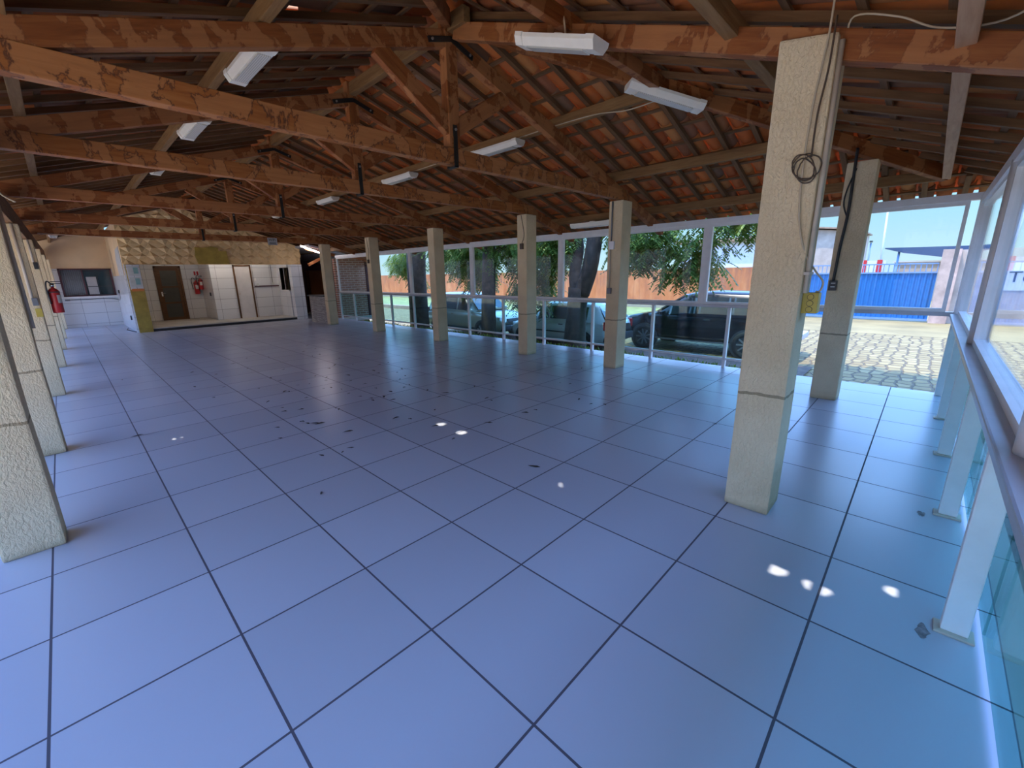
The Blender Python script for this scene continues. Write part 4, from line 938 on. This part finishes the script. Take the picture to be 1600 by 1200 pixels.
# ------------------------------------------------------------------ cars
def lerp_st(st, x):
    for a, b in zip(st, st[1:]):
        if a[0] <= x <= b[0]:
            t = (x-a[0])/(b[0]-a[0]); return [p+(q-p)*t for p, q in zip(a, b)]
    return list(st[0] if x < st[0][0] else st[-1])
def car(name, loc, rz, label, paint, body, cabin, wheels, wr, windows, shield, rear, lamps_, extra=None):
    t = root(name, label, 'car', loc, None, rz)
    k = len(body); mb = MB(); vs = []; fs = []
    def sect(x, zb, zt, hw):
        h = zt-zb; right = [(hw*.80,zb),(hw*.97,zb+h*.12),(hw,zb+h*.45),(hw*.985,zb+h*.75),(hw*.93,zb+h*.95),(hw*.80,zt)]
        return [(x,-y,z) for y, z in right] + [(x,0,zt+.012)] + [(x,y,z) for y, z in reversed(right)]
    m = 13
    xs = sorted(set([b[0] for b in body] + [body[0][0] + (body[-1][0]-body[0][0])*i/24 for i in range(25)]))
    for x in xs: vs += sect(*lerp_st(body, x))
    for i in range(len(xs)-1):
        for j in range(m): fs.append((i*m+j, i*m+(j+1) % m, (i+1)*m+(j+1) % m, (i+1)*m+j))
    fs += [tuple(range(m)), tuple(range((len(xs)-1)*m, len(xs)*m))[::-1]]
    mb.add(vs, fs, True)
    bo = mb.build('body', paint, t, local=True)
    cb = MB(); vs = []; fs = []; m = 7
    cx = sorted(set([c[0] for c in cabin] + [cabin[0][0] + (cabin[-1][0]-cabin[0][0])*i/16 for i in range(17)]))
    for x in cx:
        x, zb, zt, hb, ht = lerp_st(cabin, x); vs += [(x,-hb,zb-.05),(x,-ht-.02,max(zb,zt-.07)),(x,-ht+.1,zt),(x,0,zt+.025),(x,ht-.1,zt),(x,ht+.02,max(zb,zt-.07)),(x,hb,zb-.05)]
    for i in range(len(cx)-1):
        for j in range(m-1): fs.append((i*m+j, i*m+j+1, (i+1)*m+j+1, (i+1)*m+j))
    cb.add(vs, fs, True); cb.build('cabin', paint, t, local=True)
    def side(x, tt, s):
        x, zb, zt, hb, ht = lerp_st(cabin, x); zt = max(zb, zt-.07); z0 = zb-.05
        return V((x, s*(hb + (ht+.02-hb)*tt), z0 + (zt-z0)*tt))
    for s in (-1,1):
        for a, b in windows:
            w = MB(); q = 6; vs = []
            for i in range(q+1):
                x = a+(b-a)*i/q
                for tt in (.14,.9):
                    p = side(x, tt, s); vs += [p + V((0,s*.012,.0)), p - V((0,s*.01,0))]
            fs = []
            for i in range(q): fs += [(i*4,i*4+4,i*4+6,i*4+2),(i*4+1,i*4+3,i*4+7,i*4+5)]
            for i in (0,q): fs.append((i*4,i*4+1,i*4+3,i*4+2))
            w.add(vs, fs, True); w.build('side_window', 'carglass', t, local=True)
    for nm, (xa, za, ha, xb, zb, hb) in (('windscreen', shield), ('rear_window', rear)):
        n = V((zb-za, 0, xa-xb)); n = n if n.z > 0 else -n; n.normalize(); o = n*.02
        pts = [V((xa,-ha,za)),V((xa,ha,za)),V((xb,hb,zb)),V((xb,-hb,zb))]
        w = MB(); w.add([p+o for p in pts]+[p-o for p in pts], [(0,1,2,3),(4,7,6,5)]+[(i,(i+1)%4,(i+1)%4+4,i+4) for i in range(4)]); w.build(nm, 'carglass', t, local=True)
    hw = max(b[3] for b in body)
    for x in wheels:
        for s in (-1,1):
            y = s*(hw-.10)
            MB().lathe([(wr+.055,0),(wr+.055,.105)], (x,y,wr), (0,s,0), 28).build('wheel_arch', 'bumper', t, local=True)
            wh = MB().lathe([(wr*.62,-.02),(wr*.95,-.02),(wr,.02),(wr,.10),(wr*.93,.13),(wr*.66,.125),(wr*.62,.10)], (x,y,wr), (0,s,0), 28).build('wheel', 'rubber', t, local=True)
            rm = MB(); rm.lathe([(wr*.16,.08),(wr*.16,.135)], (x,y,wr), (0,s,0), 12)
            for q in range(9):
                a = 2*PI*q/9; M = Matrix.Translation((x, y+s*.115, wr)) @ Matrix.Rotation(a, 4, 'Y'); rm.box((wr*.12,-.012,-wr*.055),(wr*.66,.012,wr*.055), M)
            rm.build('rim', 'rim', wh, local=True)
    for nm, mat, c, sz in lamps_: MB().cbox(c, sz).build(nm, mat, t, local=True, bevel=min(sz)*.25)
    for s in (-1,1):
        p = side(shield[0]-.25, .12, s); MB().cbox(p + V((0,s*.10,.07)), (.14,.18,.12)).build('wing_mirror', paint, t, local=True, bevel=.03)
    return t
HB = [(-1.92,.38,.80,.66),(-1.86,.30,.90,.76),(-1.5,.22,.94,.81),(0,.2,.92,.825),(.9,.2,.90,.82),(1.3,.22,.84,.80),(1.7,.25,.74,.75),(1.88,.32,.62,.64),(1.93,.40,.55,.5)]
HC = [(-1.84,.88,.92,.74,.66),(-1.55,.92,1.34,.78,.60),(-1.3,.93,1.43,.79,.60),(-.3,.92,1.46,.79,.61),(.3,.91,1.42,.78,.60),(1.0,.88,.92,.76,.66)]
car('hatchback_car', (11.72,5.12,G), PI/2, 'white hatchback parked behind the forked tree', 'paint_white', HB, HC, (-1.17,1.2), .29,
    [(-1.25,-.62),(-.55,.10),(.17,.62)], (.92,.97,.66,.36,1.39,.55), (-1.80,.98,.64,-1.52,1.33,.54),
    [('tail_lamp','lamp_red',(-1.86,.70,.80),(.12,.13,.26)),('tail_lamp','lamp_red',(-1.86,-.70,.80),(.12,.13,.26)),('headlamp','lamp_clear',(1.82,.50,.64),(.12,.22,.13)),('headlamp','lamp_clear',(1.82,-.50,.64),(.12,.22,.13)),
     ('rear_bumper','bumper',(-1.88,0,.44),(.16,1.50,.22)),('front_bumper','bumper',(1.88,0,.36),(.14,1.2,.2)),('number_plate','label',(-1.97,0,.52),(.02,.38,.11)),('door_handle','bumper',(-.35,-.83,.78),(.16,.03,.03)),('door_handle','bumper',(-.35,.83,.78),(.16,.03,.03)),('side_strip','bumper',(0,.828,.55),(1.9,.02,.04)),('side_strip','bumper',(0,-.828,.55),(1.9,.02,.04))])
SB = [(-2.1,.42,.92,.72),(-2.02,.34,1.0,.82),(-1.5,.27,1.04,.88),(0,.25,1.02,.90),(1.0,.25,1.0,.89),(1.4,.27,.97,.87),(1.85,.3,.88,.82),(2.05,.38,.74,.7),(2.1,.46,.66,.6)]
SCB = [(-2.02,.98,1.02,.80,.72),(-1.8,1.02,1.5,.84,.66),(-1.5,1.03,1.62,.85,.66),(-.3,1.02,1.65,.85,.67),(.3,1.01,1.60,.84,.66),(1.05,.98,1.02,.82,.72)]
car('suv_car', (11.5,9.35,G), -PI/2, 'champagne-coloured car facing right, parked behind the straight dark tree', 'paint_silver', SB, SCB, (-1.3,1.32), .34,
    [(-1.6,-.95),(-.88,-.15),(-.07,.62)], (.97,1.07,.72,.36,1.57,.60), (-1.98,1.08,.70,-1.76,1.48,.58),
    [('tail_lamp','lamp_red',(-2.04,.74,.92),(.12,.14,.3)),('tail_lamp','lamp_red',(-2.04,-.74,.92),(.12,.14,.3)),('headlamp','lamp_clear',(1.95,.56,.78),(.16,.26,.15)),('headlamp','lamp_clear',(1.95,-.56,.78),(.16,.26,.15)),
     ('grille','bumper',(2.06,0,.70),(.08,.7,.16)),('front_bumper','bumper',(2.06,0,.46),(.12,1.3,.2)),('number_plate','label',(2.13,0,.48),(.02,.38,.11)),('door_handle','chrome',(-.3,.905,.9),(.16,.03,.03)),('door_handle','chrome',(-.3,-.905,.9),(.16,.03,.03)),('side_strip','bumper',(0,.90,.4),(2.0,.025,.1)),('side_strip','bumper',(0,-.90,.4),(2.0,.025,.1))])
BB = [(-2.3,.52,1.0,.80),(-2.22,.44,1.08,.88),(-1.6,.34,1.12,.91),(0,.32,1.08,.93),(1.0,.32,1.07,.92),(1.5,.34,1.05,.90),(2.0,.38,.97,.85),(2.2,.44,.82,.74),(2.26,.52,.74,.62)]
BC = [(-2.16,1.05,1.10,.84,.76),(-1.9,1.10,1.58,.87,.69),(-1.5,1.11,1.69,.88,.69),(-.4,1.09,1.72,.88,.70),(.25,1.08,1.66,.87,.69),(1.2,1.05,1.08,.85,.74)]
car('suv_car', (13.62,1.5,G), PI/2, 'black car parked nearest, under the drooping branch', 'paint_black', BB, BC, (-1.45,1.42), .36,
    [(-1.75,-1.0),(-.92,-.12),(-.04,.72)], (1.12,1.13,.74,.34,1.63,.62), (-2.12,1.16,.72,-1.86,1.56,.60),
    [('tail_lamp','lamp_red',(-2.22,.78,1.0),(.14,.16,.28)),('tail_lamp','lamp_red',(-2.22,-.78,1.0),(.14,.16,.28)),('headlamp','lamp_clear',(2.12,.58,.86),(.16,.28,.14)),('headlamp','lamp_clear',(2.12,-.58,.86),(.16,.28,.14)),
     ('step_bumper','alu',(-2.40,0,.56),(.22,1.55,.16)),('front_bumper','bumper',(2.22,0,.5),(.14,1.3,.22)),('number_plate','label',(-2.33,0,.8),(.02,.4,.12)),('door_handle','chrome',(-.4,.93,.97),(.16,.03,.03)),('door_handle','chrome',(-.4,-.93,.97),(.16,.03,.03)),('side_step','chrome',(0,.93,.36),(2.1,.05,.05)),('side_step','chrome',(0,-.93,.36),(2.1,.05,.05))])

# ------------------------------------------------------------------ light, sky, camera
def light():
    w = bpy.data.worlds.new('World'); SC.world = w; w.use_nodes = True; nt = w.node_tree; nt.nodes.clear()
    n = N(nt); o = n.new('ShaderNodeOutputWorld'); b = n.new('ShaderNodeBackground')
    tc = n.new('ShaderNodeTexCoord'); sp = n.new('ShaderNodeSeparateXYZ'); n.link(tc.outputs['Generated'], sp.inputs[0])
    mp = n.new('ShaderNodeMapping'); mp.inputs['Scale'].default_value = (1,1,3); n.link(tc.outputs['Generated'], mp.inputs['Vector'])
    cl = n.ramp(n.noise(mp.outputs[0], 2.2, 6, .55), [(.45, (0,0,0)), (.75, (1,1,1))])
    sky = n.ramp(sp.outputs[2], [(0, (.42,.60,.67)), (.10, (.29,.55,.74)), (.22, (.24,.48,1.0)), (.45, (.22,.48,1.1)), (1, (.15,.36,1.0))])
    hi = n.ramp(sp.outputs[2], [(.14, (0,0,0)), (.3, (1,1,1))])
    sky = n.mix(n.math('MULTIPLY', n.math('MULTIPLY', cl, hi), .3), sky, (.9,.95,1.))
    gain = n.math('MULTIPLY_ADD', hi, SKYHI, SKY)
    n.link(sky, b.inputs[0]); n.link(gain, b.inputs[1]); n.link(b.outputs[0], o.inputs[0])
    l = bpy.data.lights.new('sun', 'SUN'); l.energy = SUNE; l.angle = math.radians(.53); l.color = (1,.93,.82)
    ob = bpy.data.objects.new('sun', l); COL.objects.link(ob); ob.rotation_euler = SUN.to_track_quat('Z','Y').to_euler(); ob.location = SUN*50
SKY, SKYHI, SUNE = .64, 2.0, 2.9
light()
def camera():
    R = Matrix(((.7000296,-.71384108,-.01973497),(-.18917949,-.1587293,-.96902845),(.6885998,.68208205,-.2461593)))
    c = bpy.data.cameras.new('camera'); ob = bpy.data.objects.new('camera', c); COL.objects.link(ob)
    f, cx, cy = 662.685, 785.482, 596.122
    c.sensor_fit = 'HORIZONTAL'; c.sensor_width = 36; c.lens = f/1600*36; c.shift_x = (800-cx)/1600; c.shift_y = (cy-600)/1600; c.clip_start = .02; c.clip_end = 500
    T = R.transposed()      # columns: camera x right, y down, z forward in world
    M = Matrix(((T[0][0],-T[0][1],-T[0][2],.32484),(T[1][0],-T[1][1],-T[1][2],-3.14742),(T[2][0],-T[2][1],-T[2][2],1.53900),(0,0,0,1)))
    ob.matrix_world = M; SC.camera = ob
camera()
SC.view_settings.view_transform = 'Standard'; SC.view_settings.look = 'None'; SC.view_settings.gamma = 1; SC.view_settings.use_curve_mapping = False
SC.view_settings.exposure = 1.33
SC.cycles.max_bounces = 12; SC.cycles.diffuse_bounces = 6; SC.cycles.transparent_max_bounces = 24; SC.cycles.use_denoising = True
SC.cycles.sample_clamp_indirect = 8
